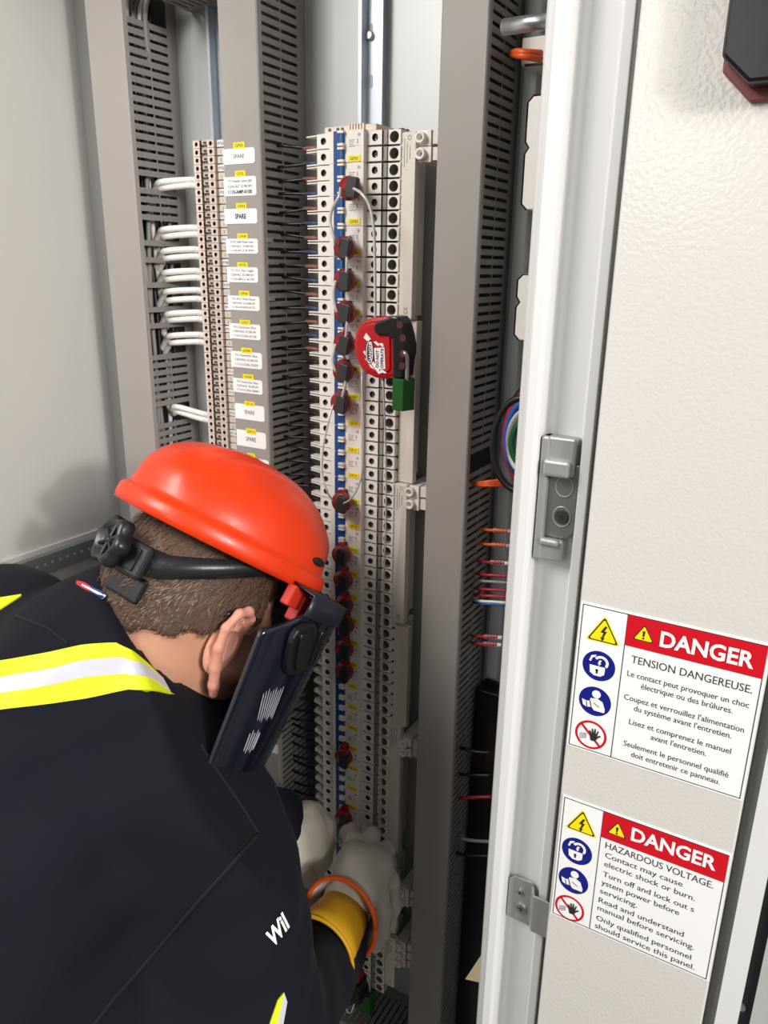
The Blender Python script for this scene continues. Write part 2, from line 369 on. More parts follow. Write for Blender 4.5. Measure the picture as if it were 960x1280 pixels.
for i, (tg, xa, xb, ya, yb, ta, tb_, tya, tyb, lines) in enumerate(LB):
    if xa is None:
        zt = zprev-.0385; zb_ = zt-.018; xl, xr = XC0+.004, XC1+.0; ztt, ztb = zt+.0062, zt; txl, txr = XC0+.019, XC0+.033; zprev = zt
    else:
        A = at(xa, (ya+.5), YD0); B = at(xb, yb, YD0); xl, xr = A[0], min(B[0], XC1+.0015); zt = at((xa+xb)/2, ya, YD0)[2]; zb_ = at((xa+xb)/2, yb, YD0)[2]
        txl, txr = at(ta, tya, YD0)[0], at(tb_, tya, YD0)[0]; ztt, ztb = at(ta+6, tya, YD0)[2], at(ta+6, tyb, YD0)[2]; zprev = zt
    mb = MB(); c = .0022; tilt = random.uniform(-.004, .004)
    mb.prism([(xl, zb_), (xr-c, zb_), (xr, zb_+c), (xr, zt-c), (xr-c, zt), (xl, zt)], YD0-.0006, YD0, 'y', 0)
    n = len(lines); H = zt-zb_
    for j, ln in enumerate(lines):
        bold = ln.startswith('*'); ln = ln.strip('*'); h = H*(.26 if n == 1 else .15)*(1.25 if bold else 1)
        zc = zt-H*((j+.5)/n*.86+.07)-h/2
        wd = (xr-xl)*(.34 if len(ln) < 7 else .74)
        text_plane(mb, ln, ((xl+xr)/2, YD0-.0008, zc), UX, UZ, w=wd, h=h, m=1, bold=.03 if bold else 0)
    mb.build('circuit_label', [M_label, M_ink], cov_c)
    mb = MB(); mb.box(txl, txr, YD0-.0008, YD0, ztb, ztt)
    text_plane(mb, tg, ((txl+txr)/2, YD0-.001, ztb+(ztt-ztb)*.25), UX, UZ, w=(txr-txl)*.7, h=(ztt-ztb)*.5, m=1)
    mb.build('yellow_tag', [M_yellow, M_ink], cov_c)
# ties poking out of the duct fingers
for px, py in ((334, 300), (337, 373), (335, 327)):
    q = at(px, py, .828); MB().box(XC1-.001, XC1+.004, .826, .838, q[2]-.003, q[2]+.003).build('cable_tie', M_gwire, dc)

# ------------------------------------------------------------------ tan terminal blocks on the left rail
YT = .875; TP = .01035
def tb_geo(kind):
    x0, x1, xm = -.0275, .0115, .0270
    h = TP-.0006; b = MB()
    b.hole_plate(x0, x0+.0125, -h, 0, x0+.0065, -h/2, .0029, 0, .006, 12, 0, 1)
    b.hole_plate(x1-.0125, x1, -h, 0, x1-.0063, -h/2, .0029, 0, .006, 12, 0, 1)
    b.box(x0+.0125, x1-.0125, .004, .006, -h, 0, 0)
    for q in (x0+.0135, x1-.0195): b.box(q, q+.0045, .0028, .004, -h*.85, -h*.55, 1)
    b.box(x0+.0165, x0+.0215, .0028, .004, -h*.42, -h*.15, 1)
    b.box(x0, x1, .0061, YP-YT-.015, -h, 0, 0)
    b.add([(x0, 0, -h), (x0, .0061, -h), (x0, .0061, 0), (x0, 0, 0)], [(0, 1, 2, 3)]); b.add([(x1, 0, -h), (x1, .0061, -h), (x1, .0061, 0), (x1, 0, 0)], [(0, 1, 2, 3)])
    for z in (0, -h):
        b.add([(x0, 0, z), (x0+.0125, 0, z), (x0+.0125, .0061, z), (x0, .0061, z)], [(0, 1, 2, 3)]); b.add([(x1-.0125, 0, z), (x1, 0, z), (x1, .0061, z), (x1-.0125, .0061, z)], [(0, 1, 2, 3)])
    b.box(x1, xm, .007, .02, -h, 0, 0)
    return b.mesh('body', [M_tan, M_dark])
tb_me = tb_geo(0)
scr = MB(); scr.frustum((0, 0, 0), (0, .002, 0), .0027, .0027, 10); scr.box(-.0022, .0022, -.0002, .0004, -.0004, .0004, 1); scr_me = scr.mesh('screw', [M_steel, M_ink])
mk = MB(); mk.box(.0125, .0262, .0045, .0072, -TP+.0012, -.0008); mk_me = mk.mesh('marker', M_cream)
z0t = at(260, 174.5, YT)[2]; XT = -.8035; NTB = 92
mk_cache = {}
for i in range(NTB):
    z = z0t-i*TP
    if z < CZ-.42: break
    t = thing('terminal_block', 'tan screw terminal block, %s of the column on the left rail' % ordn(i), 'terminal block', (XT, YT, z), 'tan terminal blocks on the left rail')
    new('body', tb_me, t)
    for x in (-.0210, .0052): new('screw', scr_me, t, (x, .0035, -TP/2))
    if i < 40:
        m2 = MB(); m2.box(.0125, .0262, .0045, .0072, -TP+.0012, -.0008)
        s_ = ('PT%02d' % (i//3+1)) if i % 3 == 0 else str(i % 3)
        text_plane(m2, s_, (.0193, .0043, -TP*.68), UX, UZ, h=.0036, m=1)
        new('marker', m2.mesh('marker', [M_label if i % 3 == 0 else M_cream, M_ink]), t)
    else: new('marker', mk_me, t)

# ------------------------------------------------------------------ two-pole breakers on the centre rail
XB, YB, PB = -.5504, .837, .0354; ZB0 = at(440, 162, YB)[2]; NB = 37
h2 = PB/2
b = MB()
b.box(-.0243, .0243, 0, YP-YB-.015, -PB+.0002, -.0002)
b.box(-.0595, .0660, .034, YP-YB-.016, -PB+.0004, -.0004)
for p_ in (0, 1):
    a, c = -p_*h2-.0006, -(p_+1)*h2+.0006; zc = (a+c)/2
    b.hole_plate(-.0480, -.0243, c, a, -.0385, zc, .0040, .008, .007, 16, 0, 1)
    b.add([(-.048, .008, c), (-.048, .05, c), (-.048, .05, a), (-.048, .008, a)], [(0, 1, 2, 3)])
    for z in (a, c): b.add([(-.048, .008, z), (-.0243, .008, z), (-.0243, .036, z), (-.048, .036, z)], [(0, 1, 2, 3)])
    for z in (a-.0004, c+.0014): b.prism([(-.048, .0095), (-.0690, .015), (-.0690, .040), (-.048, .040)], z-.0014, z, 'z')
    a2, c2 = a-.0006, c+.0006
    b.hole_plate(.0243, .0445, c2, a2, .0351, zc, .0042, .008, .007, 16, 0, 1)
    b.hole_plate(.0500, .0672, c2, a2, .0585, zc, .0062, .0125, .016, 16, 0, 2)
    b.box(.0445, .0500, .0105, .034, c2, a2, 2)
    b.add([(.0672, .0125, c2), (.0672, .034, c2), (.0672, .034, a2), (.0672, .0125, a2)], [(0, 1, 2, 3)])
    for z in (a2, c2):
        b.add([(.0243, .008, z), (.0445, .008, z), (.0445, .036, z), (.0243, .036, z)], [(0, 1, 2, 3)]); b.add([(.0500, .0125, z), (.0672, .0125, z), (.0672, .034, z), (.0500, .034, z)], [(0, 1, 2, 3)])
    b.box(.0260, .0660, .030, .034, a2, a2+.0024, 3)
M_rec = mat('grey_recess_plastic', (150, 145, 138), .6, var=.08)
mcb_me = b.mesh('body', [M_white, M_dark, M_rec, M_black])
tg_ = MB().box(-.0172, -.0078, -.0016, .001, -PB+.0006, -.0006); tgl = tg_.mesh('toggle_panel', M_blue)
hd = MB()
for p_ in (0, 1): hd.prism([(-.0078, -.0008), (-.0062, -.0046), (-.0030, -.0046), (-.0016, -.0008)], -p_*h2-h2+.0038, -p_*h2-.0038, 'z')
hdl = hd.mesh('toggle', M_blue2)
hd2 = MB()
for p_ in (0, 1): hd2.box(-.0078, -.0016, -.0012, .001, -p_*h2-h2+.0038, -p_*h2-.0038)
hdl2 = hd2.mesh('toggle', M_blue)
tb2 = MB()
for p_ in (0, 1):
    for z in (-p_*h2-.0008, -p_*h2-h2+.0034): tb2.box(-.0095, -.0012, -.0052, .001, z-.0026, z)
tabs = tb2.mesh('toggle_guard', M_white)
sc4 = MB(); sc4.frustum((0, 0, 0), (0, .002, 0), .0038, .0038, 12); sc4.box(-.0026, .0026, -.0003, .0006, -.0005, .0005, 1); sc4.box(-.0005, .0005, -.0003, .0006, -.0026, .0026, 1)
sc_me = sc4.mesh('terminal_screw', [M_steel, M_ink])
ind = MB().frustum((0, -.0004, 0), (0, .001, 0), .0019, .0019, 12).mesh('indicator', mat('grey_indicator', (170, 170, 172), .4))
pr = MB()
for j in range(4): pr.box(.004, .0125-.0012*(j % 3), -.00012, .0001, -.0115-j*.0022, -.0108-j*.0022)
pr.box(.004, .020, -.00012, .0001, -.0175, -.0173); pr.box(.0155, .0166, -.00012, .0001, -.0152, -.0100)
prm = pr.mesh('printed_rating', M_greyink)
LOCKS = [(434, 235), (427.5, 310), (427.5, 350.5), (428, 391), (427, 430), (426, 465), (423, 504), (424, 629), (424, 695), (426, 726.5), (427, 758), (428.5, 783), (427.6, 813), (427.6, 841), (427, 948.5), (427, 1026)]
YK = .815
lock_of = {}
for i, q in enumerate(LOCKS): lock_of[int((ZB0-at(q[0], q[1], YK)[2])/PB)] = i
for k in range(NB):
    z = ZB0-k*PB
    t = thing('circuit_breaker', 'white two-pole circuit breaker tagged GF%02d, %s in the centre column%s' % (k+1, ordn(k) if k else 'topmost', ', toggle locked' if k in lock_of else ''), 'circuit breaker', (XB, YB, z), 'two-pole breakers on the centre rail')
    new('body', mcb_me, t); tp = new('toggle_panel', tgl, t); new('toggle', hdl if k < 8 else hdl2, tp); new('toggle_guard', tabs, t)
    for p_ in (0, 1):
        for x in (-.0385, .0351): new('terminal_screw', sc_me, t, (x, .0125, -h2*(p_+.5)))
    new('indicator', ind, t, (.0180, 0, -.0055)); new('printed_rating', prm, t)
    m2 = MB(); jx = random.uniform(-.0006, .0006); jz = random.uniform(-.0008, .0008)
    m2.box(.0030+jx, .0208+jx, -.0007, .0001, -.0338+jz, -.0272+jz); text_plane(m2, 'GF%02d' % (k+1), (.0119+jx, -.0009, -.0322+jz), UX, UZ, w=.011, h=.0034, m=1)
    new('yellow_tag', m2.mesh('yellow_tag', [M_yellow, M_ink]), t)
# tan end stop above the first breaker
es = thing('end_stop', 'tan ribbed end stop clamped on the rail above the topmost breaker', 'end stop', (XB, .87, ZB0))
m2 = MB(); m2.box(-.6+.008, -.518, .852, .905, ZB0, ZB0+.0075)
m2.build('body', M_tan, es, bevel=.0008)
m2 = MB()
for j in range(6): m2.box(-.5560+j*.004, -.5538+j*.004, .8495, .8525, ZB0+.0005, ZB0+.0085)
m2.build('rib', M_tan, es)
m2 = MB()
for j in (-.584, -.572, -.5655): m2.frustum((j, .8512, ZB0+.004), (j, .853, ZB0+.004), .0021, .0021, 10)
m2.build('screw', M_dark, es)

# black wires with coloured ferrules into every pole on the left
YW = .864
for i in range(NB*2):
    z = ZB0-(i+.5)*h2-.0035
    if z-CZ < -.92: break
    j = random.uniform(-.004, .004); nm = ('brown' if i % 2 == 0 else 'blue') if i < 15 else 'black'; jy = random.uniform(-.003, .003)
    t = thing('terminal_wire', 'black wire with %s ferrule entering the %s pole from the top on the left' % (nm, ordn(i)), 'wire', (XC1+.002, YW, z+j), 'black wires feeding the breakers')
    pts = spline([(XC1-.010, YW-.004+jy, z+j*1.4), (XC1+.010, YW-.006+jy, z+j), (XC1+.025, YW-.003, z+j*.6), (-.6260, YW, z)], 4)
    MB().tube(pts, .0019, 7).build('insulation', M_bwire, t, smooth=True)
    MB().tube([(-.6330, YW, z), (-.6170, YW, z), (-.6050, YW, z)], [.0026, .0026, .0014], 8).build('ferrule', (M_brown if i % 2 == 0 else M_bferr) if i < 15 else M_bwire, t, smooth=True)
# ------------------------------------------------------------------ busbar blocks along the right of the breakers
def zpx(px, py, Y): return at(px, py, Y)[2]
def busbar(label, ya, yb, px, low=False, feed=None, n=2):
    Y0 = .8515 if not low else .858
    z1, z0 = zpx(px, ya, Y0), zpx(px, yb, Y0)
    x0, x1 = (-.4858, -.4645) if not low else (-.4840, -.4600)
    t = thing('busbar_block', label, 'busbar block', (x1, YP, z0), 'beige busbar blocks right of the breakers')
    m = MB(); m.box(x0, x1, Y0, Y0+.0105, z0, z1); m.box(x0+.001, x0+.007, Y0+.0105, .905, z0+.002, z1-.002)
    m.build('cover', M_cream, t, bevel=.0008)
    m = MB(); k = 0; z = z1-.006
    while z > z0+.004: m.box(x0+.0006, x0+.0030, Y0-.0002, Y0+.001, z-.0006, z); m.box(x0+.0036, x0+.0046, Y0-.0002, Y0+.001, z-.0036, z-.0030); z -= .0085
    if not low:
        zt = z1-.007
        for q in range(3): m.box(x0+.0065+q*.0035, x0+.0072+q*.0035, Y0-.0002, Y0+.001, zt-.030+q*.004, zt-.004*q)
        for a in range(12):
            aa = a*math.pi/6; m.box(x1-.008+.0022*math.cos(aa)-.0004, x1-.008+.0022*math.cos(aa)+.0004, Y0-.0002, Y0+.001, zt+.001+.0022*math.sin(aa)-.0004, zt+.001+.0022*math.sin(aa)+.0004)
        text_plane(m, 'CE', (x1-.006, Y0-.0003, z0+.010), UZ, -UX, h=.005, m=0)
    m.build('printed_mark', M_greyink, t)
    m = MB()                                   # teeth bridging into the breakers
    z = ZB0-h2*round((ZB0-z1)/h2)
    while z > z0:
        m.box(-.4900, x0+.0016, .8555, .860, z-.0022, z+.0006); z -= h2
    m.build('teeth', M_black, t)
    if feed:
        for q in range(n):
            c = at(feed[0], feed[1]+feed[2]*q, .851); f = thing('feed_terminal', '%s white round-socket feed terminal beside the %s' % (['upper', 'middle' if n == 3 else 'lower', 'lower'][q], label.split(',')[0].replace('beige busbar block', 'busbar block')), 'terminal', (c[0], YP, c[2]), 'feed terminals on the busbar')
            m = MB(); hh = .0082; xr = c[0]+.0108
            m.hole_plate(c[0]-.0065, xr, c[2]-hh, c[2]+hh, c[0]+.001, c[2], .0030, .858, .012, 14, 0, 1)
            m.box(c[0]-.0065, xr, .8705, YP-.001, c[2]-hh, c[2]+hh)
            for zz in (-hh, hh): m.add([(c[0]-.0065, .858, c[2]+zz), (xr, .858, c[2]+zz), (xr, .871, c[2]+zz), (c[0]-.0065, .871, c[2]+zz)], [(0, 1, 2, 3)])
            for xx in (c[0]-.0065, xr): m.add([(xx, .858, c[2]-hh), (xx, .858, c[2]+hh), (xx, .871, c[2]+hh), (xx, .871, c[2]-hh)], [(0, 1, 2, 3)])
            m.build('body', [M_white, M_dark], f)
            m = MB(); nn = 18; P = []
            for (r, y) in ((.0064, .860), (.0066, .8515), (.0060, .8505), (.0036, .8505), (.0034, .862)):
                for a in range(nn): P.append((c[0]+r*math.cos(2*math.pi*a/nn), y, c[2]+r*math.sin(2*math.pi*a/nn)))
            m.add(P, [(j*nn+a, j*nn+(a+1) % nn, (j+1)*nn+(a+1) % nn, (j+1)*nn+a) for j in range(4) for a in range(nn)])
            m.build('socket_ring', M_white, f, smooth=True)
            m = MB().frustum((c[0], .861, c[2]), (c[0], .863, c[2]), .0033, .0033, 10).build('screw', M_dark, f)
            MB().box(xr+.0015, xr+.0125, .8600, .8850, c[2]-hh+.0015, c[2]+hh-.0008).build('cap', M_cream, f, bevel=.0006)
busbar('beige busbar block at the top of the column, above the red lockout', 165, 399, 508, feed=(524.5, 171.5, 20.6))
busbar('beige busbar block behind the green padlock', 401, 603, 505, low=True)
busbar('beige busbar block below the green padlock, printed CE', 605, 780, 500, feed=(511, 615.5, 15.5))
busbar('dim beige busbar block level with the face shield', 782, 906, 497, low=True)
busbar('dim beige busbar block above the right glove', 908, 1066, 496, feed=(503, 931, 10.5))
busbar('dark beige busbar block mostly hidden by the white glove', 1090, 1166, 490, feed=(500.5, 1118, 11.5))
busbar('lowest beige busbar block just above the bottom duct', 1171, 1232, 486, feed=(497, 1185, 10.5), n=3)

# ------------------------------------------------------------------ red breaker lockouts
lk_b = MB().box(-.0090, -.0010, .0085, .0215, -.0040, .0140).mesh('clamp_base', M_lred)
m = MB(); nn = 28; P = []
for (r, y) in ((.0108, .012), (.0134, .010), (.0138, .004), (.0130, .001), (0.0, .0005)):
    for a in range(nn): P.append((r*math.cos(2*math.pi*a/nn), y, r*math.sin(2*math.pi*a/nn)))
m.add(P, [(j*nn+a, j*nn+(a+1) % nn, (j+1)*nn+(a+1) % nn, (j+1)*nn+a) for j in range(4) for a in range(nn)])
lk_d = m.mesh('thumb_wheel', M_lred, smooth=True)
m = MB(); c_ = .0016; q = [(-.0072, -.0112), (.0072-c_, -.0112), (.0072, -.0112+c_), (.0072, .0122-c_), (.0072-c_*2, .0122), (-.0072+c_, .0122), (-.0072, .0122-c_)]
m.prism(q, -.0055, .002, 'y'); lk_c = m.mesh('flip_clip', M_lblk)
lk_p = MB().frustum((-.0070, -.002, 0), (.0070, -.002, 0), .0024, .0026, 10).mesh('pivot_pin', M_black)
KP = []
for i, (px, py) in enumerate(LOCKS):
    c = at(px, py, YK); KP.append(c); k = int((ZB0-c[2])/PB)
    t = thing('breaker_lockout', 'dark red breaker lockout with black clip, %s of those down the blue toggles' % ordn(i), 'lockout', c, 'red lockouts clamped on breaker toggles')
    new('clamp_base', lk_b, t); w_ = new('thumb_wheel', lk_d, t); cl = new('flip_clip', lk_c, t, (.0052, 0, -.001)); cl.rotation_euler = (0, random.uniform(.05, .22), 0); new('pivot_pin', lk_p, cl)
    bev(cl, .0012)
    if i == 0: cl.location = (.0080, 0, 0)
# ------------------------------------------------------------------ cable lockout, its cable and the green padlock
YL = .795
def dp(zx, zy): return (420+zx/6.857, 380+zy/6.857)
def poly_at(pts, Y): 
    o = [at(*dp(*p), Y) for p in pts]; return [(p[0], p[2]) for p in o]
red = [(300, 117), (240, 138), (195, 180), (162, 250), (147, 340), (158, 440), (198, 530), (255, 598), (330, 634), (415, 645), (480, 628), (508, 595), (506, 108), (410, 106)]
blk = [(500, 100), (545, 106), (578, 165), (603, 260), (620, 360), (620, 420), (603, 500), (592, 632), (505, 640), (497, 300), (470, 272), (385, 272), (348, 245), (336, 195), (358, 155), (430, 128)]
R2 = poly_at(red, YL); B2 = poly_at(blk, YL)
dv = thing('cable_lockout', 'round red cable lockout with black jaw and danger label hanging over breakers', 'lockout', (R2[0][0], YL, min(p[1] for p in R2)))
m = MB(); m.prism(R2, YL, YL+.026, 'y'); body = m.build('body', M_dred, dv, bevel=.004)
cxy = np.array(R2).mean(0)
m = MB(); m.prism([tuple(cxy+(np.array(p)-cxy)*.82) for p in R2], YL-.0022, YL+.004, 'y'); m.build('raised_face', M_dred, dv, bevel=.0015)
m = MB(); m.prism(B2, YL-.0055, YL+.022, 'y'); jaw = m.build('jaw', M_black, dv, bevel=.0025)
for zx, zy in ((545, 180), (572, 292), (570, 425), (565, 530)):
    c = at(*dp(zx, zy), YL-.0056); MB().frustum(c, c+np.array([0, .001, 0]), .0042, .0042, 18).build('padlock_hole', mat('hole_maroon', (74, 26, 34), .5), jaw)
m = MB(); yy = YL-.0026
def lp(pts, o, mi): m.prism(poly_at(pts, yy), yy-o, yy+.0003, 'y', mi)
for s_ in ([(238, 290), (258, 248), (300, 300), (272, 320)], [(322, 326), (342, 318), (372, 348), (362, 362)], [(366, 336), (402, 336), (410, 366), (392, 366)], [(232, 410), (246, 400), (396, 590), (366, 600)],
           [(246, 465), (262, 470), (330, 560), (300, 545)], [(360, 566), (398, 564), (436, 590), (418, 596)]): lp(s_, .0003, 0)
lp([(326, 378), (416, 372), (424, 556), (342, 560)], .0004, 0)
a8 = [(290+34*math.cos(t)*1., 415+(112 if math.sin(t) > 0 else -112)*abs(math.sin(t))**.6*.9) for t in np.linspace(0, 2*math.pi, 25)[:-1]]
lp(a8, .0005, 1); lp([(290+(p[0]-290)*.82, 415+(p[1]-415)*.93) for p in a8], .0007, 0); lp([(290+(p[0]-290)*.62, 415+(p[1]-415)*.86) for p in a8], .0009, 1)
def vtext(txt, zx, z0, z1, h, mi, o):
    A = at(*dp(zx, z1), yy-o); B = at(*dp(zx, z0), yy-o); text_plane(m, txt, A, UZ, -UX, w=abs(B[2]-A[2]), h=h, align='l', m=mi, bold=.02)
vtext('DANGER', 305, 325, 505, .0042, 0, .0011); vtext('DO NOT', 364, 395, 545, .0038, 1, .0008); vtext('OPERATE', 404, 382, 550, .0038, 1, .0008)
m.build('danger_label', [M_label, M_ink], dv)
# padlock
pc = at(504, 493, .800); pk = thing('padlock', 'green anodised safety padlock hanging from the red cable lockout', 'padlock', (pc[0], .80, zpx(502, 513, .79)))
zt, zb_ = zpx(502, 473.5, .79), zpx(502, 513.5, .79)
xa, xm_, xc_ = at(488, 490, .79)[0], at(503.5, 490, .785)[0], at(517, 490, .80)[0]
m = MB(); m.prism([(xa, .796), (xa+.0035, .7885), (xm_, .786), (xc_-.003, .797), (xc_, .803), (xc_-.008, .812), (xa+.004, .812)], zb_, zt, 'z')
m.build('body', M_pgreen, pk, bevel=.001)
s0 = at(508.5, 474, .7925); s1 = at(505.2, 440, .7925)
m = MB(); m.tube(spline([s0+np.array([0, 0, -.002]), (s0[0], .7925, s0[2]+.018), (s0[0]+.0006, .7905, s1[2]-.006), (s0[0]-.0008, .789, s1[2]-.0012), (s0[0]-.004, .792, s1[2]), (s0[0]-.0065, .800, s1[2]-.004), (s0[0]-.007, .803, s1[2]-.018), (s0[0]-.007, .803, s0[2]-.002)], 6), .0023, 12); m.build('shackle', M_steel, pk, smooth=True)
# lockout cable
def cp(px, py, Y): return at(px, py, Y)
cab = MB()
Yc = .8025
cab.tube(spline([KP[0]+np.array([.008, -.0020, 0]), cp(452, 242, Yc), cp(462, 258, Yc), cp(467, 285, Yc), cp(468.5, 330, Yc), cp(469, 395, Yc), cp(469, 402, .812)], 8), .0018, 8)
cab.tube(spline([KP[0]+np.array([-.008, -.0020, 0]), cp(424, 245, Yc), cp(415, 262, Yc), cp(413, 280, Yc), cp(418, 299, Yc), KP[1]+np.array([-.008, -.0030, .004])], 8), .0018, 8)
for i in range(1, 6):
    a_, b_ = KP[i], KP[i+1]; s_ = 1 if i % 2 else -1
    cab.tube(spline([a_+np.array([s_*.007, -.0030, 0]), a_+np.array([s_*.0095, -.004, -.013]), b_+np.array([s_*.0095, -.004, .013]), b_+np.array([s_*.006, -.0030, 0])], 6), .0018, 8)
cab.tube(spline([KP[6]+np.array([-.006, -.0030, -.002]), cp(411, 526, Yc), cp(404, 560, Yc), cp(403, 590, Yc), cp(408, 612, Yc), KP[7]+np.array([-.008, -.0030, .002])], 8), .0012, 8)
cab.tube(spline([KP[7]+np.array([.006, -.0020, 0]), cp(438, 624, Yc), cp(448, 608, Yc), cp(453, 585, Yc), cp(454, 540, Yc), cp(452.5, 480, Yc), cp(453, 462, .812)], 8), .0012, 8)
cab.tube(spline([cp(477, 472, .812), cp(479, 482, Yc), cp(481.5, 540, .815), cp(482.5, 600, .82), cp(482, 660, .825), cp(480, 720, .83), cp(478, 800, .833), cp(476.5, 900, .835), cp(476, 1000, .835), cp(474, 1080, .83)], 8), .0013, 8)
tag(cab.build('lockout_cable', M_cable, None, smooth=True, org=tuple(KP[0])), 'thin clear-sheathed steel lockout cable threaded through the red lockouts', 'cable')

# ------------------------------------------------------------------ white wires into the left terminals
WW = [(224, 231), (284, 292.5), (311, 320), (338, 346.5), (362, 373), (390, 398), (418, 427), (516, 523)]
for i, pr_ in enumerate(WW):
    for j, y in enumerate(pr_):
        e = at(246 if y < 400 else 252, y+1.5, .882); e[0] = -.829
        zj = e[2]; s0 = np.array([XL1-.012, .868+.004*j, zj-.006+(.012 if i == 7 else 0)])
        pts = spline([s0+np.array([-.012, .004, -.02 if i < 7 else .01]), s0+np.array([.006, 0, -.002+.002*j]), s0+np.array([.018, -.002, .004]), np.array([-.850, .882, zj+.001]), np.array([-.824, .884, zj])], 5)
        t = thing('field_wire', '%s of the %s pair of thick white wires left of the tan terminals' % (['upper wire', 'lower wire'][j], ordn(i)), 'wire', pts[-1], 'white field wires')
        MB().tube(pts, .0046, 10).build('insulation', M_wwire, t, smooth=True)
        MB().tube([pts[-5]+np.array([0, 0, -.0005]), pts[-3], pts[-1]], .0048, 10).build('printed_sleeve', M_label, t, smooth=True)
# vertical wires inside the left duct
for i, (dx, dy, mt, nm, r) in enumerate([(.050, .036, M_gwire, 'grey', .0035), (.047, .052, M_wwire, 'white', .0035), (.054, .062, M_bwire, 'black', .004), (.040, .045, M_bwire, 'black', .005), (.049, .026, M_gwire, 'grey', .0032), (.052, .071, M_gwire, 'grey', .003)]):
    ph = random.uniform(0, 6); pts = [(XL0+dx+.003*math.sin(ph+q*1.1), YD0+dy+.004*math.cos(ph+q*.9), CZ+.36-q*.09) for q in range(9)]
    t = MB().tube(spline(pts, 4), r, 8).build('duct_wire', mt, None, smooth=True, org=pts[-1])
    tag(t, '%s wire running down inside the left slotted duct, %s from the cover' % (nm, ORD[i] if i else 'first'), 'wire', 'wires inside the left duct')
for i in range(5):
    x = XL0+.022+i*.010; pts = spline([(x, .868, CZ+.26), (x+.004, .862, CZ+.310), (x+.016, .860, CZ+.337), (x+.04, .862, CZ+.352)], 5)
    t = MB().tube(pts, .0036, 8).build('duct_wire', [M_gwire, M_wwire][i % 2], None, smooth=True, org=pts[0])
    tag(t, '%s wire bending out of the top of the left duct, %s from the left' % (['grey', 'white'][i % 2], ORD[i] if i else 'first'), 'wire', 'wires bending into the top duct')

# ------------------------------------------------------------------ right of the wide duct: devices and wires in the gap
def tubeobj(name, pts, r, mt, label, n=5, group=None, nn=8):
    t = MB().tube(spline(pts, n), r, nn).build(name, mt, None, smooth=True, org=tuple(np.array(pts[-1], float))); return tag(t, label, 'wire', group)
def device(label, xa, xb, ya, yb, Y):
    z1, z0 = zpx(xa+5, ya, Y), zpx(xa+5, yb, Y); x0 = at(xa, (ya+yb)/2, Y)[0]; x1 = at(xb, (ya+yb)/2, Y)[0]
    t = thing('relay_module', label, 'module', (x0, YP, z0))
    c = .006; m = MB(); m.prism([(x0+c, z0), (x1, z0), (x1, z1), (x0+c, z1), (x0, z1-c), (x0, (z0+z1)/2+.012), (x0+.004, (z0+z1)/2+.006), (x0, (z0+z1)/2), (x0, z0+c)], Y, YP, 'y'); m.build('housing', M_white, t, bevel=.001)
    m = MB(); q = [(x0+c, z0), (x0, z0+c), (x0, (z0+z1)/2), (x0+.004, (z0+z1)/2+.006), (x0, (z0+z1)/2+.012), (x0, z1-c), (x0+c, z1), (x1, z1)]
    m.tube([(p[0], Y+.001, p[1]) for p in q], .0015, 6); m.build('gasket', M_black, t)
device('white module with a black edge seal beside the upper right duct', 656, 700, 120, 262, .86)
device('second white module with black seal further down beside the right duct', 645, 690, 343, 425, .86)
MB2 = MB()
x0 = at(640, 90, .88)[0]; 
bk = thing('terminal_strip', 'small cream terminal strip with orange wires near the top right', 'terminal', (-.30, YP, zpx(660, 85, .88)))
MB().box(at(656, 70, .88)[0], -.24, .87, YP, zpx(660, 84, .88), zpx(660, 50, .88)).build('body', M_cream, bk, bevel=.001)
MB().box(at(661, 84, .88)[0], -.24, .868, .872, zpx(660, 86, .88), zpx(660, 83.5, .88)).build('slot', M_black, bk)
for j in (0, 1):
    tubeobj('panel_wire', [at(640, 66.5+j, .86), at(648, 65+4*j, .845), at(660, 66+5*j, .845), at(676, 67+7*j, .86)], .0038, M_orange, '%s orange wire crossing to the cream strip near the top right' % ['upper', 'lower'][j])
# steel rod of the door latch
rdA, rdB = at(630, 34, .60), at(676, 27.5, .60)
rd = thing('latch_rod', 'shiny steel rod poking left from the white door frame near the top', 'rod', rdB)
MB().frustum(rdA, rdB+np.array([.02, 0, 0]), .0056, .0056, 18).build('rod', M_steel, rd, smooth=True)
MB().frustum(rdA+np.array([-.0012, 0, 0]), rdA, .0046, .0056, 18).build('chamfer', M_steel, rd)
# coil of coloured cables
cc = at(652, 548, .84)
for i, (r, mt, nm, dr_) in enumerate([(.064, M_bwire, 'black', .0042), (.058, M_rwire, 'red', .0036), (.048, M_bluew, 'blue', .0042), (.036, M_wwire, 'white', .0040), (.024, M_green, 'green', .0040), (.053, M_bwire, 'inner black', .0040)]):
    pts = [(cc[0]+.62*r*math.cos(a)+.012, .858-.0105*i, cc[2]+r*math.sin(a)) for a in np.linspace(math.radians(60), math.radians(300), 9)]
    pts = [(cc[0]+.07, pts[0][1], pts[0][2]+.012)]+pts+[(cc[0]+.07, pts[0][1], pts[-1][2]-.012)]
    tubeobj('cable_loop', pts, dr_, mt, '%s cable loop curving out beside the white door frame' % nm, group='coil of cables beside the frame')
for j in range(3):
    tubeobj('panel_wire', [at(590, 604+j, .85), at(600, 603.5+1.4*j, .838), at(612, 602+2.4*j, .836), at(634, 600+3*j, .85)], .0023, M_orange, '%s thin orange wire leaving the duct below the cable coil' % ['upper', 'middle', 'lower'][j])
sl = [(662, 'pink', M_pink), (680, 'orange', M_pink), (702, 'red', M_label), (718, 'red', M_rwire), (726, 'grey', M_gwire), (736, 'red', M_rwire), (744, 'red', M_rwire), (751, 'white', M_wwire), (754, 'blue', M_bluew), (795, 'red', M_label), (804, 'red', M_label)]
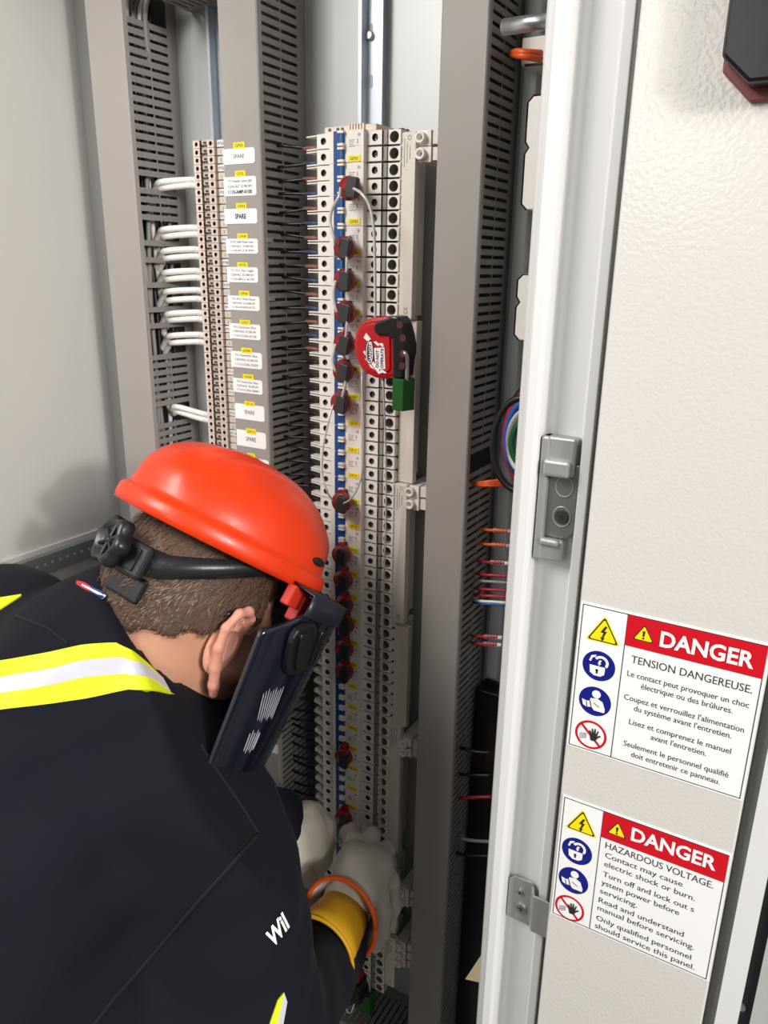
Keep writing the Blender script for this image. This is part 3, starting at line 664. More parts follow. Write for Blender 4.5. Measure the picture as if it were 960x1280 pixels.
for i, (y, nm, sm) in enumerate(sl):
    xl = 609-(y-662)*.085; cmat = {'pink': M_orange, 'orange': M_orange, 'red': M_rwire, 'grey': M_gwire, 'white': M_wwire, 'blue': M_bluew}[nm]
    a_, b_, c_, d_ = at(xl-9, y-1, .868), at(xl+1, y+.5, .848), at(xl+12, y+1, .846), at(xl+32, y+2.5, .85)
    t = thing('marker_wire', '%s panel wire, %s of those leaving the duct below the coil' % (nm, ORD[i] if i else 'topmost'), 'wire', d_, 'marked wires below the coil')
    MB().tube(spline([a_, b_, c_, d_], 4), .0019, 8).build('insulation', cmat, t, smooth=True)
    if sm is not cmat:
        m = MB(); e_ = b_+(c_-b_)*.6; m.tube([e_, (e_+d_)/2, d_-(d_-c_)*.1], .0026, 8)
        v_ = (d_-e_)/np.linalg.norm(d_-e_)
        for q in range(4): m.tube([e_+v_*(.005+.004*q), e_+v_*(.0062+.004*q)], .0028, 8, 1)
        m.build('wire_marker', [sm, M_ink], t, smooth=True)
for i, (y, mt, nm, dy) in enumerate([(935, M_bwire, 'black', 6), (968, M_bwire, 'black', 1), (998, M_rwire, 'dark pink', -2), (1048, M_gwire, 'grey', 4), (1068, M_bwire, 'black', 2)]):
    tubeobj('panel_wire', [at(566, y-4, .87), at(577, y, .85), at(592, y+dy*.7, .845), at(614, y+dy, .85)], .0024, mt, '%s wire low beside the right duct, %s from the top of that gap' % (nm, ORD[i] if i else 'first'), group='dark wires low in the gap')
card = thing('card_tag', 'manila card corner sticking out behind the lower white frame', 'card', at(586, 1220, .60))
q = [at(581.5, 1224, .60), at(604, 1190, .60), at(616, 1232, .60)]; MB().prism([(p[0], p[2]) for p in q], .600, .6012, 'y').build('card', M_beige, card)
# plain black box, enlarged to fill the dark gap behind the frame
tag(MB().box(XR1+.003, -.21, .885, YP, ZB+.1, CZ-.56).build('black_box', M_black, None, bevel=.002), 'black box low behind the white frame', 'module')
pm = thing('vertical_support', 'zinc support strip between the right duct and the white frame', 'rail', (-.352, YP, CZ-.55))
MB().box(-.3600, -.3440, .905, YP, CZ-.55, ZR-.05).build('strip', M_plate, pm, bevel=.001)

# ------------------------------------------------------------------ striker plate and clip on the frame
def fx(px, py, Y): q = at(px, py, Y); return q[0], q[2]
st = thing('latch_striker', 'cast zinc latch striker screwed into the white frame beside the door', 'latch', at(690, 700, .568))
zt, zb_ = zpx(690, 546, .555), zpx(683, 701, .555)
def bxp(mb, xa, xb, ya, yb, Y0, Y1):
    xm = (xa+xb)/2; mb.box(at(xa, (ya+yb)/2, Y0)[0], at(xb, (ya+yb)/2, Y0)[0], Y0, Y1, zpx(xm, yb, Y0), zpx(xm, ya, Y0)); return mb
m = MB(); X0, X1 = -.1875, -.1610
m.box(X0, X0+.0070, .5545, .568, zb_, zt); m.box(X0, X1, .556, .568, zt-.030, zt); m.box(X0, X1-.003, .556, .568, zb_, zb_+.018)
m.build('frame', M_zinc, st, bevel=.0018)
MB().box(X0+.004, X1-.002, .5505, .558, zt-.030, zt-.017).build('lip', M_zinc, st, bevel=.0022); MB().box(X0+.005, X1-.006, .5525, .558, zb_+.013, zb_+.019).build('lip', M_zinc, st, bevel=.0022)
m = MB(); xq = X1+.0035; zA, zB_ = zb_+.0185, zt-.0205
m.prism([(X0+.007, zA), (xq-.006, zA), (xq, zA+.006), (xq, zB_), (X0+.007, zB_)], .5600, .568, 'y'); m.build('wear_plate', mat('grey_die_cast', (140, 139, 134), .4, .6, var=.1), st, bevel=.001)
xs = (X0+.007+xq)/2+.001
for q, zc in enumerate((zA+(zB_-zA)*.70, zA+(zB_-zA)*.30)):
    m = MB(); nn = 20; P = []
    for (r, y) in ((.0075, .5596), (.0070, .5590), (.0058, .5612)):
        for a in range(nn): P.append((xs+r*math.cos(2*math.pi*a/nn), y, zc+1.15*r*math.sin(2*math.pi*a/nn)))
    m.add(P, [(j*nn+a, j*nn+(a+1) % nn, (j+1)*nn+(a+1) % nn, (j+1)*nn+a) for j in range(2) for a in range(nn)]+[tuple(range(2*nn, 3*nn))])
    m.build('countersink', M_zinc, st, smooth=True)
    if q: 
        s_ = MB(); s_.frustum((xs, .5604, zc), (xs, .5585, zc), .0058, .0050, 18); s_.frustum((xs, .5583, zc), (xs, .5586, zc), .0022, .0022, 6, 1); s_.build('screw', [M_dark, M_ink], st)
ck = thing('frame_clip', 'bent zinc clip with two screws joining white frame and door below the second sign', 'bracket', at(660, 1150, .556))
YK2 = .5625
A_, B_ = zpx(650, 1097, YK2), zpx(650, 1152, YK2)
m = MB(); xk0, xk1 = -.1875, at(664, 1125, YK2)[0]
m.prism([(xk0, B_), (xk1, B_), (xk1, A_-.001), (xk0+.005, A_-.001), (xk0, A_-.006)], YK2, YK2+.0025, 'y')
m.prism([(xk1-.001, YK2), (xk1+.005, YK2-.011), (-.1445, YK2-.011), (-.1445, YK2-.0085), (xk1+.0055, YK2-.0085), (xk1+.0005, YK2+.0025)], B_+.006, A_-.004, 'z')
m.build('plate', M_zinc, ck, bevel=.0006)
for (px, py, r) in ((652, 1134, .0056), (651, 1114, .0028)):
    c = at(px, py, YK2); s_ = MB(); s_.frustum(c, c+np.array([0, -.0026, 0]), r, r*.82, 18); k_ = c+np.array([0, -.0027, 0])
    s_.box(k_[0]-r*.5, k_[0]+r*.5, k_[1]-.0002, k_[1]+.0003, k_[2]-.0004, k_[2]+.0004, 1); s_.box(k_[0]-.0004, k_[0]+.0004, k_[1]-.0002, k_[1]+.0003, k_[2]-r*.5, k_[2]+r*.5, 1); s_.build('screw', [M_steel, M_ink], ck)
# door handle at the top right
hx0, hz = -.0895, at(905, 92, .54)[2]
hdv = thing('door_handle', 'black swing door handle with a maroon base at the upper right', 'handle', (hx0+.03, .54, hz-.02))
q = [(hx0, hz), (hx0+.0170, hz-.0170), (hx0+.055, hz-.0170), (hx0+.066, hz-.006), (hx0+.066, hz+.19), (hx0, hz+.19)]
MB().prism(q, .5350, .5398, 'y').build('base', M_maroon, hdv, bevel=.001)  # base plate in one even maroon colour
q = [(hx0+.0012, hz+.0045), (hx0+.0170, hz-.0105), (hx0+.054, hz-.0105), (hx0+.065, hz), (hx0+.065, hz+.189), (hx0+.0012, hz+.189)]
MB().prism(q, .5180, .5350, 'y').build('grip', M_black, hdv, bevel=.0025)
MB().frustum((hx0+.033, .5180, hz+.12), (hx0+.033, .516, hz+.12), .012, .012, 24).build('lock_cylinder', M_steel, hdv)

# ------------------------------------------------------------------ the two warning signs
YS = .5400
def sign(label, ox, oy, sc_, L, TL, BR, div, hb, tri, discs, ring, htri, lines, dangr):
    P = lambda q, Y=YS: at(ox+q[0]/sc_, oy+q[1]/sc_, Y)
    a, b = P(TL), P(BR); x0, x1, z1, z0 = a[0], max(b[0], -.0112), a[2], b[2]; xd = P(div)[0]; zh = P(hb)[2]
    t = thing('warning_sign', label, 'sign', ((x0+x1)/2, YS, z0))
    MB().box(x0-.0015, x1+.0015, YS-.0006, YS, z0-.0015, z1+.0015).build('backing', M_label, t)
    m = MB(); e = .0006; y0, y1 = YS-.0008, YS-.0005
    for bx in ((x0, x1, z0, z0+e), (x0, x1, z1-e, z1), (x0, x0+e, z0, z1), (x1-e, x1, z0, z1), (xd-e/2, xd+e/2, z0, z1)): m.box(bx[0], bx[1], y0, y1, bx[2], bx[3])
    m.build('border', M_ink, t)
    h = MB().box(xd, x1, YS-.0009, YS-.0006, zh, z1-e).build('header_band', M_red, t)
    def tri_poly(c, s): return [(c[0]+s*math.cos(k), c[1]+s*math.sin(k)) for k in (math.pi/2, math.pi/2+2*math.pi/3, math.pi/2+4*math.pi/3)]
    def rtri(c, s, r):
        o = []
        for k in range(3):
            A = math.pi/2+k*2*math.pi/3; cc_ = (c[0]+(s-2*r)*math.cos(A), c[1]+(s-2*r)*math.sin(A))
            for d in (-60, -20, 20, 60): o.append((cc_[0]+r*math.cos(A+math.radians(d)), cc_[1]+r*math.sin(A+math.radians(d))))
        return o
    def layer(mb, pts, k, mi): mb.prism(pts, YS-.0008-.0002*k, YS-.0006, 'y', mi)
    p3 = [P(q) for q in tri]; hh = p3[0][2]-(p3[1][2]+p3[2][2])/2; c = ((p3[1][0]+p3[2][0])/2, (p3[1][2]+p3[2][2])/2+hh/3); s = hh*2/3
    m = MB(); layer(m, rtri(c, s*1.12, .0013), 0, 0); layer(m, rtri(c, s, .0011), 1, 1); layer(m, rtri(c, s*.86, .0009), 2, 0)
    k = s*.55; layer(m, [(c[0]+.10*k, c[1]+.85*k), (c[0]-.30*k, c[1]+.10*k), (c[0]+.02*k, c[1]+.12*k), (c[0]-.12*k, c[1]-.45*k), (c[0]-.25*k, c[1]-.38*k), (c[0]-.05*k, c[1]-.85*k), (c[0]+.18*k, c[1]-.42*k), (c[0]+.05*k, c[1]-.42*k), (c[0]+.34*k, c[1]+.32*k), (c[0]+.08*k, c[1]+.30*k), (c[0]+.34*k, c[1]+.85*k)], 3, 1)
    m.build('high_voltage_symbol', [M_yellow, M_ink], t)
    def circ(c, r, n=32, a0=0, a1=2*math.pi): return [(c[0]+r*math.cos(a), c[1]+r*math.sin(a)) for a in np.linspace(a0, a1, n+1)[:(-1 if a1-a0 > 6.2 else None)]]
    for q, dc in enumerate(discs):
        c = P(dc); c = (c[0], c[2]); r = s*.92; m = MB(); layer(m, circ(c, r), 0, 0)
        if q == 0:
            layer(m, [(c[0]-.55*r, c[1]-.02*r), (c[0]-.50*r, c[1]-.50*r), (c[0]-.25*r, c[1]-.68*r), (c[0]+.15*r, c[1]-.68*r), (c[0]+.38*r, c[1]-.50*r), (c[0]+.40*r, c[1]-.02*r)], 1, 1)
            P2 = circ((c[0]+.12*r, c[1]+.25*r), .46*r, 14, -.6, 2.6); P1 = circ((c[0]+.12*r, c[1]+.25*r), .30*r, 14, -.6, 2.6)
            layer(m, P2+P1[::-1], 1, 1)
            layer(m, [(c[0]-.62*r, c[1]+.25*r), (c[0]-.50*r, c[1]+.62*r), (c[0]-.20*r, c[1]+.72*r), (c[0]-.25*r, c[1]+.58*r), (c[0]-.42*r, c[1]+.48*r), (c[0]-.50*r, c[1]+.22*r)], 1, 1)
            layer(m, circ((c[0]-.08*r, c[1]-.30*r), .09*r, 10), 2, 2); layer(m, [(c[0]-.12*r, c[1]-.34*r), (c[0]-.03*r, c[1]-.34*r), (c[0]-.01*r, c[1]-.52*r), (c[0]-.14*r, c[1]-.52*r)], 2, 2)
            layer(m, [(c[0]+.0*r, c[1]+.40*r), (c[0]+.16*r, c[1]+.40*r), (c[0]+.05*r, c[1]+.20*r), (c[0]+.14*r, c[1]+.20*r), (c[0]-.02*r, c[1]-.02*r), (c[0]+.02*r, c[1]+.14*r), (c[0]-.06*r, c[1]+.14*r)], 2, 1)
            m.build('lock_out_symbol', [M_sblue, M_label, M_ink], t)
        else:
            layer(m, circ((c[0]+.05*r, c[1]+.52*r), .27*r, 16), 1, 1)
            layer(m, [(c[0]-.28*r, c[1]+.16*r), (c[0]+.15*r, c[1]+.24*r), (c[0]+.48*r, c[1]+.08*r), (c[0]+.66*r, c[1]-.40*r), (c[0]+.64*r, c[1]-.62*r), (c[0]+.0*r, c[1]-.62*r), (c[0]-.18*r, c[1]-.40*r), (c[0]-.36*r, c[1]-.30*r)], 1, 1)
            layer(m, [(c[0]-.80*r, c[1]-.02*r), (c[0]-.52*r, c[1]-.10*r), (c[0]-.30*r, c[1]-.02*r), (c[0]-.18*r, c[1]-.42*r), (c[0]-.46*r, c[1]-.50*r), (c[0]-.70*r, c[1]-.40*r)], 2, 1)
            for e_ in (((-.52, -.12), (-.44, -.48)), ((-.30, 0), (-.20, -.40)), ((-.05, -.10), (.30, -.30))):
                a_, b_ = e_; layer(m, [(c[0]+a_[0]*r-.02*r, c[1]+a_[1]*r), (c[0]+b_[0]*r-.02*r, c[1]+b_[1]*r), (c[0]+b_[0]*r+.03*r, c[1]+b_[1]*r), (c[0]+a_[0]*r+.03*r, c[1]+a_[1]*r)], 3, 2)
            m.build('read_manual_symbol', [M_sblue, M_label, M_ink], t)
    c = P(ring); c = (c[0], c[2]); r = s*.92; m = MB(); layer(m, circ(c, r), 0, 0); layer(m, circ(c, r*.84), 1, 1)
    hand = [(-.05, -.45), (.30, -.42), (.46, -.10), (.70, .12), (.62, .20), (.40, .02), (.50, .52), (.42, .54), (.28, .10), (.26, .66), (.17, .66), (.13, .12), (.04, .62), (-.05, .60), (-.02, .10), (-.16, .42), (-.24, .38), (-.14, -.12)]
    layer(m, [(c[0]+.08*r+p[0]*r*.8, c[1]+p[1]*r*.8) for p in hand], 3, 2)
    for q in range(4): layer(m, [(c[0]-.70*r, c[1]-.06*r-q*.12*r), (c[0]-.25*r, c[1]+.06*r-q*.10*r), (c[0]-.25*r, c[1]+.02*r-q*.10*r), (c[0]-.70*r, c[1]-.10*r-q*.12*r)], 2, 2)
    k = math.sqrt(.5)*r*.9; d_ = .055*r; layer(m, [(c[0]-k-d_, c[1]+k-d_), (c[0]-k+d_, c[1]+k+d_), (c[0]+k+d_, c[1]-k+d_), (c[0]+k-d_, c[1]-k-d_)], 2, 0)
    m.build('no_touch_symbol', [M_red, M_label, M_ink], t)
    p3 = [P(q) for q in htri]; hh = p3[0][2]-(p3[1][2]+p3[2][2])/2; c = ((p3[1][0]+p3[2][0])/2, (p3[1][2]+p3[2][2])/2+hh/3); s2 = hh*2/3
    m = MB(); layer(m, rtri(c, s2*1.1, .0008), 1, 1); layer(m, rtri(c, s2*.92, .0006), 2, 0); layer(m, [(c[0]-.12*s2, c[1]+.45*s2), (c[0]+.12*s2, c[1]+.45*s2), (c[0]+.06*s2, c[1]-.10*s2), (c[0]-.06*s2, c[1]-.10*s2)], 3, 1); layer(m, circ((c[0], c[1]-.26*s2), .10*s2, 8), 3, 1)
    m.build('alert_symbol', [M_yellow, M_ink], h)
    m = MB(); a, b = P(dangr[0]), P(dangr[1]); text_plane(m, 'DANGER', (a[0], YS-.0012, a[2]), UX, UZ, w=b[0]-a[0], h=dangr[2], align='l', bold=.028); m.build('danger_word', M_label, h)
    m = MB()
    for (tx, l_, r_, ch) in lines:
        a, b = P(l_), P(r_); text_plane(m, tx, (a[0], YS-.0008, (a[2]+b[2])/2), UX, UZ, w=b[0]-a[0], h=ch, align='l', bold=.004)
    m.build('lettering', mat('dark_grey_ink', (62, 60, 60), .6), t)
    return t
sign('upper white and red DANGER sign with French text, four pictograms', 700, 740, 3.692, .1, (108, 52), (803, 943), (317, 98), (302, 243), [(210, 115), (125, 210), (272, 247)], [(180, 340), (162, 503)], (143, 657), [(393, 153), (342, 215), (428, 230)],
     [('TENSION DANGEREUSE.', (328, 330), (887, 460), .0062), ('Le contact peut provoquer un choc', (310, 392), (873, 525), .0047), ('électrique ou des brûlures.', (373, 450), (797, 553), .0047), ("Coupez et verrouillez l'alimentation", (295, 500), (850, 638), .0047),
      ("du système avant l'entretien.", (340, 553), (792, 666), .0047), ('Lisez et comprenez le manuel', (318, 615), (790, 736), .0047), ("avant l'entretien.", (418, 683), (675, 750), .0047), ('Seulement le personnel qualifié', (293, 713), (778, 846), .0047), ('doit entretenir ce panneau.', (327, 765), (738, 878), .0047)], ((460, 245), (895, 338), .0118))
sign('lower white and red DANGER sign with English text, four pictograms', 670, 980, 3.5556, .1, (128, 55), (748, 862), (303, 118), (290, 232), [(212, 118), (138, 190), (265, 232)], [(183, 297), (167, 427)], (150, 550), [(365, 168), (322, 215), (397, 235)],
     [('HAZARDOUS VOLTAGE.', (308, 287), (788, 457), .0062), ('Contact may cause', (307, 330), (652, 448), .0052), ('electric shock or burn.', (303, 368), (707, 511), .0052), ('Turn off and lock out s', (297, 413), (703, 560), .0052), ('ystem power before', (290, 452), (637, 572), .0052),
      ('servicing.', (285, 485), (450, 543), .0052), ('Read and understand', (278, 528), (657, 670), .0052), ('manual before servicing.', (273, 562), (703, 728), .0052), ('Only qualified personnel', (267, 608), (690, 770), .0052), ('should service this panel.', (262, 640), (705, 818), .0052)], ((422, 243), (800, 373), .0118))
# ================================================================== the technician
def unit(v): v = np.array(v, float); return v/np.linalg.norm(v)
# --- signed-distance modelling: blended limbs meshed with surface nets
def s_cap(P, a, b, ra, rb):
    a = np.asarray(a, np.float32); b = np.asarray(b, np.float32); ba = b-a; pa = P-a; t = np.clip((pa@ba)/float(ba@ba), 0, 1)
    return np.linalg.norm(pa-t[..., None]*ba, axis=-1)-(ra+(rb-ra)*t)
def s_ell(P, c, axes, r):
    q = (P-np.asarray(c, np.float32))@np.asarray(axes, np.float32).T; r = np.asarray(r, np.float32)
    k0 = np.linalg.norm(q/r, axis=-1); k1 = np.linalg.norm(q/(r*r), axis=-1)+1e-9; return k0*(k0-1)/k1
def smin(a, b, k): h = np.clip(.5+.5*(b-a)/k, 0, 1); return b+(a-b)*h-k*h*(1-h)
def net(f, lo, hi, h):
    lo = np.array(lo, np.float32); n = np.ceil((np.array(hi)-lo)/h).astype(int)+1
    g = np.stack(np.meshgrid(*[lo[i]+h*np.arange(n[i], dtype=np.float32) for i in range(3)], indexing='ij'), -1)
    F = np.empty(n, np.float32)
    for i in range(0, n[0], 16): F[i:i+16] = f(g[i:i+16])
    S = F < 0; cs = np.array(n)-1
    acc = np.zeros((*cs, 3), np.float32); cnt = np.zeros(cs, np.float32)
    def sl(o): return tuple(slice(o[k], o[k]+cs[k]) for k in range(3))
    for ax in range(3):
        for u in (0, 1):
            for v in (0, 1):
                o = [0, 0, 0]; o[(ax+1) % 3] = u; o[(ax+2) % 3] = v; o2 = list(o); o2[ax] = 1
                fa, fb = F[sl(o)], F[sl(o2)]; mk_ = (fa < 0) != (fb < 0)
                t = np.where(mk_, fa/(fa-fb+1e-20), 0); p_ = np.zeros((*cs, 3), np.float32); p_[...] = o; p_[..., ax] = t
                acc += p_*mk_[..., None]; cnt += mk_
    act = cnt > 0; idx = -np.ones(cs, np.int64); idx[act] = np.arange(act.sum())
    ijk = np.argwhere(act); V = lo+(ijk+acc[act]/cnt[act][:, None])*h
    Q = []
    for ax in range(3):
        b_, c_ = (ax+1) % 3, (ax+2) % 3
        A = [slice(None)]*3; A[ax] = slice(0, -1); B = [slice(None)]*3; B[ax] = slice(1, None)
        d = S[tuple(A)].astype(np.int8)-S[tuple(B)].astype(np.int8)
        e = np.argwhere(d != 0); ok = (e[:, b_] > 0) & (e[:, c_] > 0) & (e[:, b_] < cs[b_]) & (e[:, c_] < cs[c_]); e = e[ok]; sg = d[tuple(e.T)]
        def cell(db, dc): q = e.copy(); q[:, b_] += db; q[:, c_] += dc; return idx[tuple(q.T)]
        q = np.stack([cell(-1, -1), cell(0, -1), cell(0, 0), cell(-1, 0)], 1); q[sg < 0] = q[sg < 0][:, ::-1]; Q.append(q)
    Q = np.concatenate(Q); Q = Q[(Q >= 0).all(1)]
    return V, Q
def net_obj(name, f, lo, hi, h, mt, parent, smooth_it=1):
    V, Q = net(f, lo, hi, h); o = parent_org(parent)
    me = bpy.data.meshes.new(name); me.from_pydata((V-o).tolist(), [], Q.tolist())
    for q in (mt if isinstance(mt, list) else [mt]): me.materials.append(q)
    me.polygons.foreach_set('use_smooth', [True]*len(me.polygons)); me.update()
    ob = new(name, me, parent)
    if smooth_it: sm = ob.modifiers.new('smooth', 'SMOOTH'); sm.factor = .5; sm.iterations = smooth_it
    return ob
def trace(f, px, py, t0=.3, off=.0):          # where the sight line through a pixel meets the surface
    px = np.atleast_1d(np.array(px, float)); py = np.atleast_1d(np.array(py, float))
    D = np.stack([R@np.array([a-CX, b-CY, FPX]) for a, b in zip(px, py)]); D /= np.linalg.norm(D, axis=1)[:, None]
    t = np.full(len(px), t0)
    for _ in range(70): t = t+np.clip(f((EYE+D*t[:, None]).astype(np.float32)), -.02, .05)*.8
    return EYE+D*(t-off)[:, None]
def grad(f, P, e=.003):
    P = np.asarray(P, np.float32); g = np.stack([f(P+np.eye(3, dtype=np.float32)[i]*e)-f(P-np.eye(3, dtype=np.float32)[i]*e) for i in range(3)], -1); return g/(np.linalg.norm(g, axis=-1)[:, None]+1e-9)

def C3(x, y, z): return R@np.array([x, y, z], float)+EYE       # camera-axis coordinates to world
# --- head frame
fwd = cdir(.68, .42, .60); up = cdir(.447, -.882, .11); up = unit(up-fwd*(up@fwd)); rgt = np.cross(fwd, up)
BC = pz(277, 680, .90)                          # centre of the hat brim
def HP(f_, r_, u_): return BC+fwd*f_+rgt*r_+up*u_
AX = np.stack([fwd, rgt, up])
NBp = C3(-.318, .228, .855); SK = HP(-.025, 0, -.15)
LSp, RSp = C3(-.4995, .1665, 1.0), C3(-.1815, .297, .80)
tr = unit(RSp-LSp); S_ = R@np.array([-.40, .82, -.41]); S_ = unit(S_-tr*(S_@tr)); N_ = unit(np.cross(S_, tr)); 
if N_@(EYE-NBp) < 0: N_ = -N_
MID = (LSp+RSp)/2
M_skin = mat('skin', (204, 150, 122), .5, var=.10, vs=60, bump=.06, bs=400)
M_hair = mat('brown_hair', (84, 64, 50), .6, var=.45, vs=90, bump=.5, bs=260, stretch=(1, 1, 5))
M_navy = mat('navy_twill', (17, 17, 28), .85, var=.12, vs=8, bump=.22, bs=1400, spec=.2, sheen=.02)
M_hiv = mat('hi_vis_yellow', (216, 230, 18), .6, var=.04, vs=40, bump=.1, bs=900)
M_silver = mat('reflective_tape', (206, 206, 216), .38, .15, var=.06, vs=60, bump=.06, bs=1200)
person = thing('person', 'person in navy coverall with hi-vis stripes leaning into the cabinet, back to the camera', 'person', (MID[0]-.2, MID[1]-.25, 0))
def f_body(P):
    d = s_ell(P, HP(-.003, 0, -.062), AX, (.098, .077, .112))
    d = smin(d, s_ell(P, HP(.030, 0, -.145), AX, (.066, .058, .066)), .03)           # jaw
    d = smin(d, s_ell(P, HP(.084, 0, -.190), AX, (.018, .022, .018)), .02)           # chin
    d = smin(d, s_cap(P, HP(.092, 0, -.075), HP(.112, 0, -.118), .007, .012), .014)  # nose
    d = smin(d, s_cap(P, HP(.090, -.018, -.150), HP(.090, .018, -.150), .008, .008), .010)   # mouth
    for s in (-1, 1):
        d = smin(d, s_cap(P, HP(.086, s*.018, -.062), HP(.074, s*.05, -.064), .010, .009), .012)   # brow
        d = smin(d, s_ell(P, HP(.060, s*.050, -.110), AX, (.026, .018, .022)), .018)                # cheek
        d = np.maximum(d, -s_ell(P, HP(.098, s*.032, -.084), AX, (.012, .016, .010)))               # eye socket
        d = np.minimum(d, s_ell(P, HP(.082, s*.032, -.084), AX, (.012, .013, .012)))                # eyeball
    d = smin(d, s_cap(P, SK, NBp, .055, .057), .03)
    d = smin(d, s_cap(P, NBp, MID+S_*.05, .066, .07), .03); d = smin(d, s_cap(P, LSp+tr*.05, RSp-tr*.08, .05, .035), .04)
    d = smin(d, s_cap(P, MID+S_*.05, MID+S_*.45, .09, .09), .05)
    return d
pts_ = np.array([HP(.13, .1, .06), HP(-.12, -.1, -.2), HP(.1, -.1, -.22), HP(-.12, .1, .06), HP(.12, .1, -.22), HP(-.12, -.1, .06), LSp, RSp, MID+S_*.45])
net_obj('body', f_body, pts_.min(0)-.10, pts_.max(0)+.10, .0052, M_skin, person, 2)
# ear (seen from behind), hair
EC = HP(.016, .076, -.090)
def EP(f_, u_, o_): return EC+fwd*(f_*.78)+up*(u_*.95)+rgt*(o_*.9)
hel = [EP(.020, .018, .004), EP(.018, .034, .010), EP(.004, .042, .018), EP(-.012, .036, .024), EP(-.021, .016, .025), EP(-.015, -.008, .022), EP(-.002, -.030, .017), EP(.012, -.050, .013), EP(.020, -.060, .010)]
def f_ear(P):
    d = s_ell(P, EP(.002, -.004, .005), AX[[0, 2, 1]], (.020, .036, .007))
    for a_, b_, ra, rb in zip(hel[:-1], hel[1:], (.0045, .005, .005, .005, .005, .0055, .006, .006), (.005, .005, .005, .005, .0055, .006, .006, .005)): d = smin(d, s_cap(P, a_, b_, ra, rb), .004)
    d = smin(d, s_cap(P, EP(.008, .02, .010), EP(-.006, -.012, .012), .0035, .0035), .004)
    d = np.maximum(d, -s_ell(P, EP(.004, -.004, .014), AX[[0, 2, 1]], (.010, .018, .007))); return d
hp = np.array(hel); net_obj('ear', f_ear, hp.min(0)-.025, hp.max(0)+.025, .0017, mat('ear_skin', (214, 150, 128), .5, var=.08, vs=50), person, 2)
def f_hair(P):
    q = (P-np.asarray(BC, np.float32)); a_ = q@fwd.astype(np.float32); u_ = q@up.astype(np.float32); r_ = q@rgt.astype(np.float32)
    d = np.minimum(s_ell(P, HP(-.003, 0, -.062), AX, (.106, .0850, .119)), s_cap(P, SK, SK+(NBp-SK)*.5, .0610, .0600))
    d = d+.0010*np.sin(a_*420+u_*300)*np.sin(u_*160+r_*220)
    cut = np.maximum((-.086+.50*a_+.004*np.sin(a_*190))-u_, a_-.052)     # keep behind the temple and above the nape line
    return np.maximum(d, cut)
net_obj('hair', f_hair, np.min([HP(x, y, z) for x in (-.13, .1) for y in (-.1, .1) for z in (-.22, .07)], 0), np.max([HP(x, y, z) for x in (-.13, .1) for y in (-.1, .1) for z in (-.22, .07)], 0), .0036, M_hair, person, 1)
hv = None
for o_ in person.children:
    if o_.name.startswith('hair'): hv = np.array([v.co[:] for v in o_.data.vertices])+parent_org(person); hn = np.array([v.normal[:] for v in o_.data.vertices])
uo = (hv-BC)@up; fo = (hv-BC)@fwd; ok = np.where((np.abs(f_body(hv.astype(np.float32))-.0075) < .008) & (uo < .02))[0]
mb = MB()
for i in rng.choice(ok, 5200):
    n_ = hn[i]; a_, u_ = fo[i], uo[i]; d_ = -up*.9-fwd*(.35+.5*max(0, -a_/.1))+rng.normal(0, .28, 3); d_ = unit(d_-n_*(d_@n_)); sd_ = np.cross(d_, n_); L_ = rng.uniform(.010, .020)*(1 if u_ > -.07 else .55); wd_ = .00045
    p0 = hv[i]+rng.normal(0, .0012, 3)-n_*.0005; p1 = p0+d_*L_*.5+n_*.0016; p2 = p0+d_*L_+n_*.0008
    mb.add([p0-sd_*wd_, p0+sd_*wd_, p1-sd_*wd_, p1+sd_*wd_, p2], [(0, 1, 3, 2), (2, 3, 4)])
hs = mb.build('hair_strands', mat('brown_hair_strand', (104, 80, 62), .45, var=.35, vs=300), person); hs['kind'] = 'stuff'
# --- coverall
REl, RWr = C3(-.132, .560, .80), C3(-.073, .592, 1.045)
LEl, LWr = C3(-.350, .390, 1.10), C3(-.168, .455, 1.135)
PEL = MID+S_*.50
HR, HL = PEL+tr*.085, PEL-tr*.085
foot_r = np.array([HR[0]+.02, HR[1]-.05, .09]); foot_l = np.array([HL[0]-.02, HL[1]+.10, .09])
KR, KL = (HR+foot_r)/2+np.array([.09, .10, .02]), (HL+foot_l)/2+np.array([.07, .10, .02])
UB = pz(108, 838, .885)
cutA = pz(151, 720, .87); cutN = R@unit([.805, -.590, -.12])
def wr(P):
    x, y, z = P[..., 0], P[..., 1], P[..., 2]
    a_ = x*.8-y*.5+z*.3; b_ = x*.4+y*.8-z*.5; c_ = z-.4*x
    return .0034*np.sin(a_*34+2.2*np.sin(b_*13))+.0026*np.sin(b_*47+1.6*np.sin(c_*17))*np.sin(a_*11+c_*9)+.0016*np.sin(c_*85+3*np.sin(a_*24))
